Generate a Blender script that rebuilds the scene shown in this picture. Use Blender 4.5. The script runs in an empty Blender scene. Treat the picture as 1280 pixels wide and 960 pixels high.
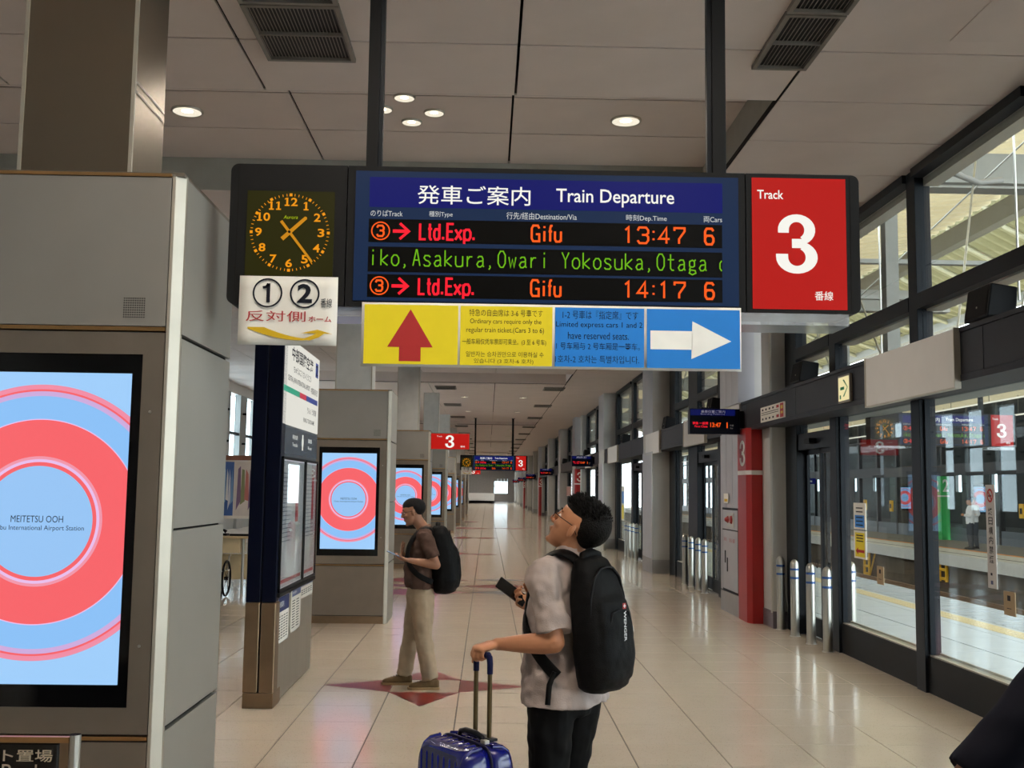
import bpy, bmesh, math, random
from mathutils import Vector, Matrix

# ------------------------------------------------------------------ camera, world, sun, exposure
S = bpy.context.scene
COL = S.collection
H = 1.75
R0 = (0.99965808, -0.02273045, 0.01292447)
R1 = (0.0150947, 0.09805523, -0.99506649)
R2 = (0.021351, 0.99492135, 0.09836481)
cd = bpy.data.cameras.new('camera')
cd.sensor_width = 36.0
cd.lens = 36.0 * 1340 / 1280
cd.clip_start, cd.clip_end = 0.05, 600
cam = bpy.data.objects.new('camera', cd)
COL.objects.link(cam)
cam.matrix_world = Matrix(((R0[0], -R1[0], -R2[0], 0), (R0[1], -R1[1], -R2[1], 0), (R0[2], -R1[2], -R2[2], H), (0, 0, 0, 1)))
S.camera = cam

W = bpy.data.worlds.new('sky'); S.world = W; W.use_nodes = True
wn = W.node_tree
bg = wn.nodes['Background']
bg.inputs['Color'].default_value = (0.86, 0.93, 1.0, 1)
bg.inputs['Strength'].default_value = 7.0

sd = bpy.data.lights.new('sun', 'SUN'); sd.energy = 5.0; sd.angle = math.radians(8); sd.color = (1, .96, .9)
sun = bpy.data.objects.new('sun', sd); COL.objects.link(sun)
sun.rotation_euler = (math.radians(22), math.radians(14), 0)

S.view_settings.view_transform = 'Standard'
S.view_settings.look = 'None'
S.view_settings.exposure = 0.0
S.view_settings.gamma = 1.0
S.view_settings.use_curve_mapping = False
S.cycles.use_light_tree = True
LAMP = 42.0          # watts of one ordinary downlight

# ------------------------------------------------------------------ materials
def lin(c):
    o = []
    for v in c[:3]:
        v = v / 255.0
        o.append(v / 12.92 if v <= .04045 else ((v + .055) / 1.055) ** 2.4)
    return (*o, 1.0)
MATS = {}
def mat(name, rgb, rough=.5, metal=0.0, emit=0.0, noise=None, bump=None, spec=None, coat=0, stretch=None, trans=0):
    """one procedural material; noise=(scale, amount) varies the colour, bump=(scale, strength) the relief"""
    if name in MATS: return MATS[name]
    m = bpy.data.materials.new(name); m.use_nodes = True
    nt = m.node_tree; b = nt.nodes['Principled BSDF']
    c = lin(rgb)
    b.inputs['Base Color'].default_value = c
    b.inputs['Roughness'].default_value = rough
    b.inputs['Metallic'].default_value = metal
    if spec is None and max(rgb) < 70 and not coat: spec = .5 if rough < .3 else .14
    if spec is None and rough > .65: spec = .2
    if spec is not None: b.inputs['Specular IOR Level'].default_value = spec
    if coat: b.inputs['Coat Weight'].default_value = coat; b.inputs['Coat Roughness'].default_value = .08
    if emit:
        b.inputs['Emission Color'].default_value = c
        b.inputs['Emission Strength'].default_value = emit
        b.inputs['Base Color'].default_value = (c[0] * .05, c[1] * .05, c[2] * .05, 1); b.inputs['Specular IOR Level'].default_value = .15
    tc = nt.nodes.new('ShaderNodeTexCoord'); src = tc.outputs['Object']
    if stretch:
        mp = nt.nodes.new('ShaderNodeMapping'); mp.inputs['Scale'].default_value = stretch
        nt.links.new(src, mp.inputs['Vector']); src = mp.outputs['Vector']
    if noise is None and not emit: noise = (6.0, .06)
    if noise and not emit:
        n = nt.nodes.new('ShaderNodeTexNoise'); n.inputs['Scale'].default_value = noise[0]; n.inputs['Detail'].default_value = 4
        nt.links.new(src, n.inputs['Vector'])
        r = nt.nodes.new('ShaderNodeValToRGB')
        a = noise[1]
        r.color_ramp.elements[0].position = .3; r.color_ramp.elements[1].position = .7
        r.color_ramp.elements[0].color = (c[0] * (1 - a), c[1] * (1 - a), c[2] * (1 - a), 1)
        r.color_ramp.elements[1].color = (min(1, c[0] * (1 + a)), min(1, c[1] * (1 + a)), min(1, c[2] * (1 + a)), 1)
        nt.links.new(n.outputs['Fac'], r.inputs['Fac']); nt.links.new(r.outputs['Color'], b.inputs['Base Color'])
    if bump:
        n2 = nt.nodes.new('ShaderNodeTexNoise'); n2.inputs['Scale'].default_value = bump[0]; n2.inputs['Detail'].default_value = 3
        nt.links.new(src, n2.inputs['Vector'])
        bp = nt.nodes.new('ShaderNodeBump'); bp.inputs['Strength'].default_value = bump[1]; bp.inputs['Distance'].default_value = .01
        nt.links.new(n2.outputs['Fac'], bp.inputs['Height']); nt.links.new(bp.outputs['Normal'], b.inputs['Normal'])
    if trans:
        tr = nt.nodes.new('ShaderNodeBsdfTranslucent'); tr.inputs['Color'].default_value = c
        mx = nt.nodes.new('ShaderNodeMixShader'); mx.inputs['Fac'].default_value = trans
        nt.links.new(b.outputs[0], mx.inputs[1]); nt.links.new(tr.outputs[0], mx.inputs[2])
        nt.links.new(mx.outputs[0], nt.nodes['Material Output'].inputs['Surface'])
    MATS[name] = m
    return m
def glass_mat(name, tint=(.93, .96, .95), rough=0.0, ior=1.45, milky=0.0, edge=.7):
    if name in MATS: return MATS[name]
    m = bpy.data.materials.new(name); m.use_nodes = True; nt = m.node_tree
    nt.nodes.remove(nt.nodes['Principled BSDF'])
    t = nt.nodes.new('ShaderNodeBsdfTransparent'); t.inputs['Color'].default_value = (*tint, 1)
    g = nt.nodes.new('ShaderNodeBsdfGlossy'); g.inputs['Roughness'].default_value = rough
    f = nt.nodes.new('ShaderNodeLayerWeight'); f.inputs['Blend'].default_value = .5
    q = nt.nodes.new('ShaderNodeMath'); q.operation = 'POWER'; q.inputs[1].default_value = 5.0
    nt.links.new(f.outputs['Facing'], q.inputs[0])
    e = nt.nodes.new('ShaderNodeMath'); e.operation = 'MULTIPLY_ADD'; e.inputs[1].default_value = edge; e.inputs[2].default_value = ((ior - 1) / (ior + 1)) ** 2
    nt.links.new(q.outputs[0], e.inputs[0])
    x = nt.nodes.new('ShaderNodeMixShader'); nt.links.new(e.outputs[0], x.inputs[0])
    nt.links.new(t.outputs[0], x.inputs[1]); nt.links.new(g.outputs[0], x.inputs[2])
    out = x.outputs[0]
    if milky:
        d = nt.nodes.new('ShaderNodeBsdfDiffuse'); d.inputs['Color'].default_value = (.8, .85, .9, 1)
        y = nt.nodes.new('ShaderNodeMixShader'); y.inputs[0].default_value = milky
        nt.links.new(out, y.inputs[1]); nt.links.new(d.outputs[0], y.inputs[2]); out = y.outputs[0]
    nt.links.new(out, nt.nodes['Material Output'].inputs['Surface'])
    MATS[name] = m
    return m
def ad_mat():
    """the advertising screens: flat artwork of concentric rings, drawn by distance from the ring centre at 1.60 m"""
    m = bpy.data.materials.new('screen_rings'); m.use_nodes = True; nt = m.node_tree
    b = nt.nodes['Principled BSDF']; tc = nt.nodes.new('ShaderNodeTexCoord')
    sx = nt.nodes.new('ShaderNodeSeparateXYZ'); nt.links.new(tc.outputs['Object'], sx.inputs[0])
    cx = nt.nodes.new('ShaderNodeCombineXYZ'); nt.links.new(sx.outputs['X'], cx.inputs['X'])
    sb = nt.nodes.new('ShaderNodeMath'); sb.operation = 'SUBTRACT'; sb.inputs[1].default_value = 1.60
    nt.links.new(sx.outputs['Z'], sb.inputs[0]); nt.links.new(sb.outputs[0], cx.inputs['Y'])
    ln = nt.nodes.new('ShaderNodeVectorMath'); ln.operation = 'LENGTH'; nt.links.new(cx.outputs[0], ln.inputs[0])
    r = nt.nodes.new('ShaderNodeValToRGB'); r.color_ramp.interpolation = 'CONSTANT'
    blue, red, lav, pink, b2 = (150, 196, 244), (247, 98, 104), (232, 190, 236), (240, 140, 165), (138, 192, 246)
    st = [(0, blue), (.221, red), (.237, lav), (.247, red), (.250, (240, 150, 170)), (.259, red), (.408, lav), (.414, b2), (.505, (205, 170, 220)), (.525, red), (.533, pink), (.552, (158, 205, 250))]
    e = r.color_ramp.elements
    e[0].position = 0; e[0].color = lin(st[0][1]); e[1].position = st[1][0]; e[1].color = lin(st[1][1])
    for p, c in st[2:]:
        k = e.new(p); k.color = lin(c)
    nt.links.new(ln.outputs['Value'], r.inputs[0])
    nt.links.new(r.outputs['Color'], b.inputs['Emission Color']); b.inputs['Emission Strength'].default_value = 1.0
    b.inputs['Base Color'].default_value = (.02, .02, .02, 1); b.inputs['Roughness'].default_value = .12
    return m
M_AD = ad_mat()
def floor_mat(name, rgb, rough):
    m = bpy.data.materials.new(name); m.use_nodes = True; nt = m.node_tree; b = nt.nodes['Principled BSDF']
    g = nt.nodes.new('ShaderNodeNewGeometry')
    c = lin(rgb)
    n = nt.nodes.new('ShaderNodeTexNoise'); n.inputs['Scale'].default_value = 1.7; n.inputs['Detail'].default_value = 2
    v = nt.nodes.new('ShaderNodeTexVoronoi'); v.inputs['Scale'].default_value = 48
    nt.links.new(g.outputs['Position'], n.inputs['Vector']); nt.links.new(g.outputs['Position'], v.inputs['Vector'])
    r = nt.nodes.new('ShaderNodeValToRGB'); r.color_ramp.elements[0].position = .05; r.color_ramp.elements[1].position = .22
    r.color_ramp.elements[0].color = (.3, .26, .22, 1); r.color_ramp.elements[1].color = (1, 1, 1, 1)
    nt.links.new(v.outputs['Distance'], r.inputs[0])
    r2 = nt.nodes.new('ShaderNodeValToRGB')
    r2.color_ramp.elements[0].color = (c[0] * .93, c[1] * .92, c[2] * .9, 1); r2.color_ramp.elements[1].color = (min(1, c[0] * 1.06), min(1, c[1] * 1.05), min(1, c[2] * 1.04), 1)
    nt.links.new(n.outputs['Fac'], r2.inputs[0])
    mx = nt.nodes.new('ShaderNodeMixRGB'); mx.blend_type = 'MULTIPLY'; mx.inputs[0].default_value = .6
    nt.links.new(r2.outputs[0], mx.inputs[1]); nt.links.new(r.outputs[0], mx.inputs[2])
    nt.links.new(mx.outputs[0], b.inputs['Base Color'])
    b.inputs['Roughness'].default_value = rough; b.inputs['Specular IOR Level'].default_value = .85
    n3 = nt.nodes.new('ShaderNodeTexNoise'); n3.inputs['Scale'].default_value = 9
    nt.links.new(g.outputs['Position'], n3.inputs['Vector'])
    bp = nt.nodes.new('ShaderNodeBump'); bp.inputs['Strength'].default_value = .05; bp.inputs['Distance'].default_value = .01
    nt.links.new(n3.outputs['Fac'], bp.inputs['Height']); nt.links.new(bp.outputs[0], b.inputs['Normal'])
    return m

M_FLOOR = floor_mat('terrazzo_tile', (198, 185, 168), .13)
M_GROUT = mat('grout', (84, 78, 70), .7)
M_RED_INLAY = mat('red_inlay', (112, 26, 24), .3, spec=.25, noise=(60, .2))
M_GREY_INLAY = mat('grey_inlay', (104, 104, 106), .3, spec=.25, noise=(60, .15))
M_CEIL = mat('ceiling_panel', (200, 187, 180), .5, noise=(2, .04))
M_GAP = mat('shadow_gap', (26, 24, 22), .8)
M_STEEL = mat('stainless', (190, 188, 180), .3, .9, noise=(30, .08), bump=(90, .06), stretch=(1, 1, .05))
M_COLUMN = mat('column_steel', (150, 140, 124), .27, .95, noise=(2, .05))
M_STEEL_D = mat('bronze_steel', (150, 128, 104), .32, .9, noise=(4, .15), bump=(60, .05))
M_KIOSK = mat('kiosk_panel', (138, 134, 128), .42, .35, noise=(3, .04))
M_KIOSK_SIDE = mat('kiosk_side_panel', (154, 152, 144), .4, .2, noise=(3, .03))
M_KFRAME = mat('kiosk_frame', (126, 116, 104), .4, .6, noise=(5, .06))
M_TRIM = mat('pale_aluminium', (182, 176, 162), .38, .5)
M_GOLD = mat('brass_strip', (190, 150, 100), .3, .9)
M_BLACK = mat('black_gloss', (8, 8, 9), .12, spec=.6)
M_DARK = mat('dark_graphite', (26, 26, 26), .5, noise=(8, .06))
M_DARKER = mat('near_black', (22, 22, 24), .5)
M_FRAME = mat('window_frame_slate', (24, 28, 33), .4, .1, noise=(5, .05))
M_BEAM = mat('lintel_slate', (50, 51, 56), .5, .1, noise=(4, .04))
M_PIER = mat('pier_panel', (168, 168, 172), .4, .3, noise=(4, .04))
M_PIER_F = mat('pier_front', (176, 176, 172), .5, .1, noise=(4, .03))
M_WHITE = mat('white_panel', (206, 204, 200), .5, noise=(5, .02))
M_PAPER = mat('paper', (226, 222, 212), .6, noise=(9, .02))
M_GLASS = glass_mat('clear_glass')
M_GLASS2 = glass_mat('far_glass', (.72, .78, .79), 0, 1.18, 0, .12)
M_ACRYL = glass_mat('clear_acrylic', (.85, .87, .88), .08, 1.45, .25)
M_RED = mat('signal_red', (142, 16, 16), .4, noise=(5, .03))
M_CREAM = mat('cream_deck', (214, 200, 164), .6, noise=(3, .05), trans=.13)
M_ROOFW = mat('roof_steel', (130, 130, 124), .5, .1)
M_PLAT = mat('platform_paving', (196, 204, 210), .6, noise=(3, .05))
M_CONC = mat('trench_concrete', (88, 77, 64), .85, noise=(2, .25), bump=(9, .3))
M_BALLAST = mat('ballast', (96, 84, 72), .95, noise=(20, .35), bump=(25, .8))
M_YEL = mat('tactile_yellow', (206, 190, 150), .6)
M_ORANGE = mat('orange_line', (240, 150, 50), .6)
M_SAFETY = mat('safety_yellow', (240, 184, 20), .5)
M_NAVY = mat('navy_enamel', (5, 10, 30), .35)
M_BLUEB = mat('board_blue', (24, 46, 92), .4, emit=0)
def em(name, rgb, s=1.0): return mat(name, rgb, .4, 0, s)
E_RED = em('led_red', (255, 30, 50), 1.0)
E_OR = em('led_orange', (255, 92, 24), 1.0)
E_GREEN = em('led_green', (118, 196, 20), .8)
E_AMB = em('clock_amber', (250, 158, 20), .85)
E_TITLE = em('lit_title_blue', (10, 16, 98), 1.0)
E_WHITE = em('lit_white', (242, 240, 232), 1.0)
E_SIGNRED = em('lit_sign_red', (186, 24, 18), .9)
E_CLOCKBG = em('clock_face', (44, 42, 8), .8)
E_SLATE = em('lit_slate_blue', (30, 54, 92), .55)
E_LAMP = em('lamp_glow', (255, 236, 200), 9.0)
INK = mat('ink_black', (22, 24, 34), .6)
INK_N = mat('ink_navy', (24, 40, 90), .6)
INK_R = mat('ink_red', (166, 26, 26), .6)
INK_W = mat('ink_white', (236, 236, 230), .6)
INK_Y = mat('paper_yellow', (226, 206, 10), .5, noise=(9, .03))
INK_YD = mat('arrow_ochre', (206, 168, 16), .5)
INK_B = mat('paper_blue', (18, 122, 208), .45, noise=(9, .03))
INK_DB = mat('ink_dark_blue', (14, 44, 90), .5)
INK_G = mat('ink_green', (0, 132, 78), .5)

# ------------------------------------------------------------------ mesh helpers
_TXT = {}
TYPE = bpy.data.scenes.new('type_setting')     # an empty scene in which strings are outlined, removed at the end
def text_shape(body, off=0.0):
    """outline of a string as flat faces, scaled to a unit box"""
    k = (body, off)
    if k in _TXT: return _TXT[k]
    cu = bpy.data.curves.new('t', 'FONT'); cu.body = body; cu.resolution_u = 3; cu.offset = off; cu.fill_mode = 'FRONT'
    o = bpy.data.objects.new('t', cu); TYPE.collection.objects.link(o)
    vl = TYPE.view_layers[0]; vl.update(); dg = vl.depsgraph
    me = bpy.data.meshes.new_from_object(o.evaluated_get(dg))
    vs = [(v.co.x, v.co.y) for v in me.vertices]; fs = [tuple(p.vertices) for p in me.polygons]
    bpy.data.objects.remove(o); bpy.data.curves.remove(cu); bpy.data.meshes.remove(me)
    if not vs: vs, fs = [(0, 0), (1, 0), (1, 1), (0, 1)], [(0, 1, 2, 3)]
    x0 = min(v[0] for v in vs); x1 = max(v[0] for v in vs); y0 = min(v[1] for v in vs); y1 = max(v[1] for v in vs)
    w = max(1e-6, x1 - x0); h = max(1e-6, y1 - y0)
    _TXT[k] = ([((v[0] - x0) / w, (v[1] - y0) / h) for v in vs], fs)
    return _TXT[k]

class Face:
    """a plane to draw on: origin, right, up; the normal points at the reader"""
    def __init__(s, o, u=(1, 0, 0), w=(0, 0, 1)):
        s.o, s.u, s.w = Vector(o), Vector(u).normalized(), Vector(w).normalized(); s.n = s.u.cross(s.w)
    def p(s, x, y, d=0.0): return s.o + s.u * x + s.w * y + s.n * d

class MB:
    def __init__(s): s.v, s.f, s.m, s.s, s.k = [], [], [], [], 0
    def mat(s, k): s.k = k; return s
    def add(s, vs, fs, smooth=False):
        n = len(s.v); s.v += [Vector(v) for v in vs]
        for f in fs: s.f.append([n + i for i in f]); s.m.append(s.k); s.s.append(smooth)
        return s
    def box(s, x0, x1, y0, y1, z0, z1):
        return s.add([(x0, y0, z0), (x1, y0, z0), (x1, y1, z0), (x0, y1, z0), (x0, y0, z1), (x1, y0, z1), (x1, y1, z1), (x0, y1, z1)],
                     [(0, 3, 2, 1), (4, 5, 6, 7), (0, 1, 5, 4), (1, 2, 6, 5), (2, 3, 7, 6), (3, 0, 4, 7)])
    def obox(s, c, hx, hy, hz, ux=(1, 0, 0), uy=(0, 1, 0), uz=(0, 0, 1)):
        c, ux, uy, uz = Vector(c), Vector(ux).normalized(), Vector(uy).normalized(), Vector(uz).normalized()
        vs = [c + ux * (a * hx) + uy * (b * hy) + uz * (d * hz) for d in (-1, 1) for a, b in ((-1, -1), (1, -1), (1, 1), (-1, 1))]
        return s.add(vs, [(0, 3, 2, 1), (4, 5, 6, 7), (0, 1, 5, 4), (1, 2, 6, 5), (2, 3, 7, 6), (3, 0, 4, 7)])
    def prism(s, pts, F, d0, d1):
        """polygon (counter-clockwise on face F) given thickness from depth d0 to d1"""
        n = len(pts)
        a = [F.p(x, y, d0) for x, y in pts]; b = [F.p(x, y, d1) for x, y in pts]
        return s.add(a + b, [list(range(n))[::-1], list(range(n, 2 * n))] + [(i, (i + 1) % n, n + (i + 1) % n, n + i) for i in range(n)])
    def flat(s, F, pts, d=.001): return s.add([F.p(x, y, d) for x, y in pts], [list(range(len(pts)))])
    def rect(s, F, x0, x1, y0, y1, d=.001): return s.flat(F, [(x0, y0), (x1, y0), (x1, y1), (x0, y1)], d)
    def ring(s, F, cx, cy, r0, r1, d=.001, n=40, yx=1.0):
        vs = []
        for i in range(n):
            a = 2 * math.pi * i / n
            vs += [F.p(cx + r0 * math.cos(a), cy + r0 * math.sin(a) * yx, d), F.p(cx + r1 * math.cos(a), cy + r1 * math.sin(a) * yx, d)]
        return s.add(vs, [(2 * i, 2 * i + 1, (2 * i + 3) % (2 * n), (2 * i + 2) % (2 * n)) for i in range(n)])
    def disc(s, F, cx, cy, r, d=.001, n=24): return s.flat(F, [(cx + r * math.cos(2 * math.pi * i / n), cy + r * math.sin(2 * math.pi * i / n)) for i in range(n)], d)
    def text(s, F, body, x0, x1, y0, y1, d=.0015, off=0.0, shear=0):
        vs, fs = text_shape(body, off)
        return s.add([F.p(x0 + (x1 - x0) * x + shear * y * (y1 - y0), y0 + (y1 - y0) * y, d) for x, y in vs], fs)
    def strip(s, F, pts, w, d=.001):
        """a flat stroke of width w along a polyline, with square ends and mitred corners"""
        n = len(pts); L = []; R = []
        for i, (x, y) in enumerate(pts):
            a = pts[max(i - 1, 0)]; b = pts[min(i + 1, n - 1)]
            d0 = Vector((x - a[0], y - a[1])); d1 = Vector((b[0] - x, b[1] - y))
            if d0.length < 1e-9: d0 = d1
            if d1.length < 1e-9: d1 = d0
            d0.normalize(); d1.normalize(); t = (d0 + d1)
            t = t.normalized() if t.length > 1e-6 else d0
            k = w / 2 / max(.5, t.dot(d0)); nx, ny = -t.y * k, t.x * k
            L.append(F.p(x + nx, y + ny, d)); R.append(F.p(x - nx, y - ny, d))
        return s.add(L + R, [(i, n + i, n + i + 1, i + 1) for i in range(n - 1)])
    def three(s, F, x0, x1, y0, y1, d=.0015):
        """bold grotesque figure 3"""
        X = lambda v: x0 + (x1 - x0) * v
        Y = lambda v: y0 + (y1 - y0) * v
        def arc(cx, cy, a0, a1, rx, ry, ix, iy, n=18):
            vs = []
            for i in range(n + 1):
                a = math.radians(a0 + (a1 - a0) * i / n)
                vs += [F.p(X(cx + ix * math.cos(a)), Y(cy + iy * math.sin(a)), d), F.p(X(cx + rx * math.cos(a)), Y(cy + ry * math.sin(a)), d)]
            s.add(vs, [(2 * i, 2 * i + 2, 2 * i + 3, 2 * i + 1) for i in range(n)])
        arc(.50, .735, -62, 184, .45, .265, .185, .135); arc(.50, .275, -182, 66, .50, .275, .21, .145)
        s.flat(F, [(X(.055), Y(.685)), (X(.315), Y(.685)), (X(.315), Y(.735)), (X(.052), Y(.735))], d)
        s.flat(F, [(X(.0), Y(.275)), (X(.29), Y(.275)), (X(.29), Y(.33)), (X(.0), Y(.33))], d)
        s.flat(F, [(X(.385), Y(.43)), (X(.62), Y(.43)), (X(.74), Y(.52)), (X(.62), Y(.585)), (X(.385), Y(.585))], d)
        return s
    LED = {'1': [[(.3, .82), (.55, 1), (.55, 0)]], '3': [[(0, .8), (.15, 1), (.8, 1), (1, .82), (1, .65), (.8, .53), (.4, .53)], [(.8, .53), (1, .4), (1, .18), (.8, 0), (.18, 0), (0, .18)]],
           '4': [[(1, .3), (0, .3), (.7, 1), (.7, 0)]], '7': [[(0, .82), (0, 1), (1, 1), (1, .8), (.45, .3), (.45, 0)]], '6': [[(1, .85), (.8, 1), (.2, 1), (0, .82), (0, .18), (.2, 0), (.8, 0), (1, .18), (1, .38), (.8, .55), (.2, .55), (0, .4)]],
           ':': [[(.5, .68), (.5, .8)], [(.5, .2), (.5, .32)]], 'G': [[(1, .82), (.8, 1), (.2, 1), (0, .82), (0, .18), (.2, 0), (1, 0), (1, .45), (.55, .45)]],
           'i': [[(.5, 0), (.5, .65)], [(.5, .85), (.5, .97)]], 'f': [[(.35, 0), (.35, .85), (.5, 1), (.85, 1)], [(0, .64), (.75, .64)]], 'u': [[(0, .65), (0, .15), (.2, 0), (.8, 0), (1, .15)], [(1, .65), (1, 0)]],
           'L': [[(0, 1), (0, 0), (1, 0)]], 't': [[(.4, 1), (.4, .12), (.6, 0), (.9, 0)], [(0, .66), (.9, .66)]], 'k': [[(0, 1), (0, 0)], [(.95, .65), (.1, .3), (.95, 0)]], 'o': [[(.3, 0), (0, .18), (0, .47), (.3, .65), (.7, .65), (1, .47), (1, .18), (.7, 0), (.3, 0)]], ',': [[(.3, .1), (.4, -.02), (.2, -.16)]],
           'A': [[(0, 0), (.45, 1), (.55, 1), (1, 0)], [(.2, .36), (.8, .36)]], 's': [[(.95, .55), (.7, .65), (.2, .65), (.05, .5), (.3, .36), (.7, .3), (.95, .15), (.75, 0), (.2, 0), (.02, .1)]], 'a': [[(.1, .56), (.3, .65), (.7, .65), (.85, .5), (.85, .08), (1, 0)], [(.85, .38), (.25, .34), (0, .16), (.2, 0), (.55, 0), (.85, .14)]],
           'r': [[(.15, .65), (.15, 0)], [(.15, .4), (.45, .62), (.85, .62)]], 'O': [[(.3, 0), (0, .25), (0, .75), (.3, 1), (.7, 1), (1, .75), (1, .25), (.7, 0), (.3, 0)]], 'w': [[(0, .65), (.25, 0), (.5, .5), (.75, 0), (1, .65)]], 'Y': [[(0, 1), (.5, .5), (1, 1)], [(.5, .5), (.5, 0)]],
           'g': [[(.5, .2), (.1, .28), (.1, .56), (.5, .65), (.8, .56), (.8, .28), (.5, .2)], [(.75, .6), (1, .68)], [(.2, .2), (.1, .05), (.9, 0), (1, -.16), (.5, -.26), (.05, -.16), (.2, 0)]], 'd': [[(1, 1), (1, 0)], [(1, .5), (.75, .65), (.25, .65), (0, .48), (0, .17), (.25, 0), (.75, 0), (1, .15)]],
           '.': [[(.5, 0), (.5, .17)]], 'E': [[(1, 1), (0, 1), (0, 0), (1, 0)], [(0, .52), (.85, .52)]], 'x': [[(0, 0), (1, .65)], [(0, .65), (1, 0)]],
           'p': [[(0, .65), (0, -.25)], [(0, .5), (.25, .65), (.75, .65), (1, .48), (1, .17), (.75, 0), (.25, 0), (0, .15)]]}
    def one(s, F, x0, x1, y0, y1, w, d=.001):
        """slab-serif figure 1"""
        c = (x0 + x1) / 2
        s.rect(F, c - w / 2, c + w / 2, y0, y1, d).rect(F, x0, x1, y0, y0 + w * .7, d)
        return s.flat(F, [(x0, y1 - w * 1.1), (c - w * .4, y1 - w * .6), (c, y1), (c - w / 2, y1), (x0, y1 - w * .5)][:3] + [(c - w * .4, y1), (x0, y1 - w * .5)], d)
    def led(s, F, glyphs, z0, z1, w, d=.001):
        """lamp-matrix lettering: (character, left, right) drawn as even strokes"""
        for ch, a, b in glyphs:
            for pl in s.LED[ch]: s.strip(F, [(a + (b - a) * x, z0 + (z1 - z0) * y) for x, y in pl], w, d)
        return s
    def cyl(s, p0, p1, r0, r1=None, n=16, smooth=True, caps=True):
        p0, p1 = Vector(p0), Vector(p1); r1 = r0 if r1 is None else r1
        z = (p1 - p0).normalized(); x = z.orthogonal().normalized(); y = z.cross(x)
        vs = [p + (x * math.cos(2 * math.pi * i / n) + y * math.sin(2 * math.pi * i / n)) * r for p, r in ((p0, r0), (p1, r1)) for i in range(n)]
        s.add(vs, [(i, (i + 1) % n, n + (i + 1) % n, n + i) for i in range(n)], smooth)
        if caps:
            s.add(vs[:n], [list(range(n))[::-1]]); s.add(vs[n:], [list(range(n))])
        return s
    def tube(s, pts, r, n=8, closed=False):
        pts = [Vector(p) for p in pts]; rr = r if isinstance(r, (list, tuple)) else [r] * len(pts)
        secs = []; x = None
        for i, p in enumerate(pts):
            t = (pts[min(i + 1, len(pts) - 1)] - pts[max(i - 1, 0)]).normalized()
            x = t.orthogonal().normalized() if x is None else (x - t * x.dot(t)).normalized()
            secs.append((p, rr[i], rr[i], x.copy(), t.cross(x)))
        return s.loft(secs, n)
    def loft(s, secs, n=16, smooth=True, caps=True, pw=1.0):
        """rings (centre, half width, half depth, width axis, depth axis) joined one to the next"""
        vs = []
        for c, a, b, ux, uy in secs:
            c, ux, uy = Vector(c), Vector(ux), Vector(uy)
            for i in range(n):
                t = 2 * math.pi * i / n; ct, st_ = math.cos(t), math.sin(t)
                if pw != 1.0: ct = math.copysign(abs(ct) ** pw, ct); st_ = math.copysign(abs(st_) ** pw, st_)
                vs.append(c + ux * (a * ct) + uy * (b * st_))
        m = len(secs)
        s.add(vs, [(j * n + i, j * n + (i + 1) % n, (j + 1) * n + (i + 1) % n, (j + 1) * n + i) for j in range(m - 1) for i in range(n)], smooth)
        if caps:
            s.add(vs[:n], [list(range(n))[::-1]]); s.add(vs[-n:], [list(range(n))])
        return s
    def lathe(s, c, prof, n=20):
        return s.loft([((c[0], c[1], c[2] + z), r, r, (1, 0, 0), (0, 1, 0)) for r, z in prof], n)
    def build(s, name, mats, parent=None, label=None, bevel=0.0, fix=False, **kw):
        me = bpy.data.meshes.new(name)
        off = Vector(parent['_o']) if parent is not None and '_o' in parent else Vector((0, 0, 0))
        me.from_pydata([tuple(v - off) for v in s.v], [], s.f)
        for q, m in enumerate(mats if isinstance(mats, (list, tuple)) else [mats]): me.materials.append(m)
        me.polygons.foreach_set('material_index', s.m); me.polygons.foreach_set('use_smooth', s.s)
        if fix:
            b = bmesh.new(); b.from_mesh(me); bmesh.ops.remove_doubles(b, verts=b.verts, dist=1e-5); bmesh.ops.recalc_face_normals(b, faces=b.faces); b.to_mesh(me); b.free()
        me.update()
        o = bpy.data.objects.new(name, me); COL.objects.link(o)
        if parent is not None: o.parent = parent
        if label: o['label'] = label
        for k2, v2 in kw.items(): o[k2] = v2
        if bevel:
            md = o.modifiers.new('bevel', 'BEVEL'); md.width = bevel; md.segments = 2; md.limit_method = 'ANGLE'
        return o

def root(name, loc, label=None, category=None, group=None, kind=None):
    """an Empty at the thing's base; parts built under it are given in world coordinates"""
    o = bpy.data.objects.new(name, None); COL.objects.link(o); o.location = loc; o.empty_display_size = .1
    o['_o'] = tuple(loc)
    if label: o['label'] = label
    if category: o['category'] = category
    if group: o['group'] = group
    if kind: o['kind'] = kind
    return o
def sub(parent_obj, top):
    """lets parts hang under a part: its origin equals that of the thing"""
    parent_obj['_o'] = tuple(top['_o']); return parent_obj
def tag(o, label, category, group=None):
    o['label'] = label; o['category'] = category
    if group: o['group'] = group
    return o
def kids(o): return [c for c in bpy.data.objects if c.parent == o]
def copy_tree(o, loc=None, label=None, parent=None, table=None):
    if table is None:
        table = {}
        for c in bpy.data.objects:
            if c.parent: table.setdefault(c.parent.name, []).append(c)
    c = o.copy(); COL.objects.link(c)
    if parent is not None: c.parent = parent
    if loc is not None: c.location = loc; c['_o'] = tuple(loc)
    if label: c['label'] = label
    for ch in table.get(o.name, []): copy_tree(ch, parent=c, table=table)
    return c
def single(name, mb, mats, label=None, category=None, group=None, kind=None, bevel=0, fix=False):
    o = mb.build(name, mats, None, label, bevel, fix)
    if category: o['category'] = category
    if group: o['group'] = group
    if kind: o['kind'] = kind
    return o
rnd = random.Random(4)

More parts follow.
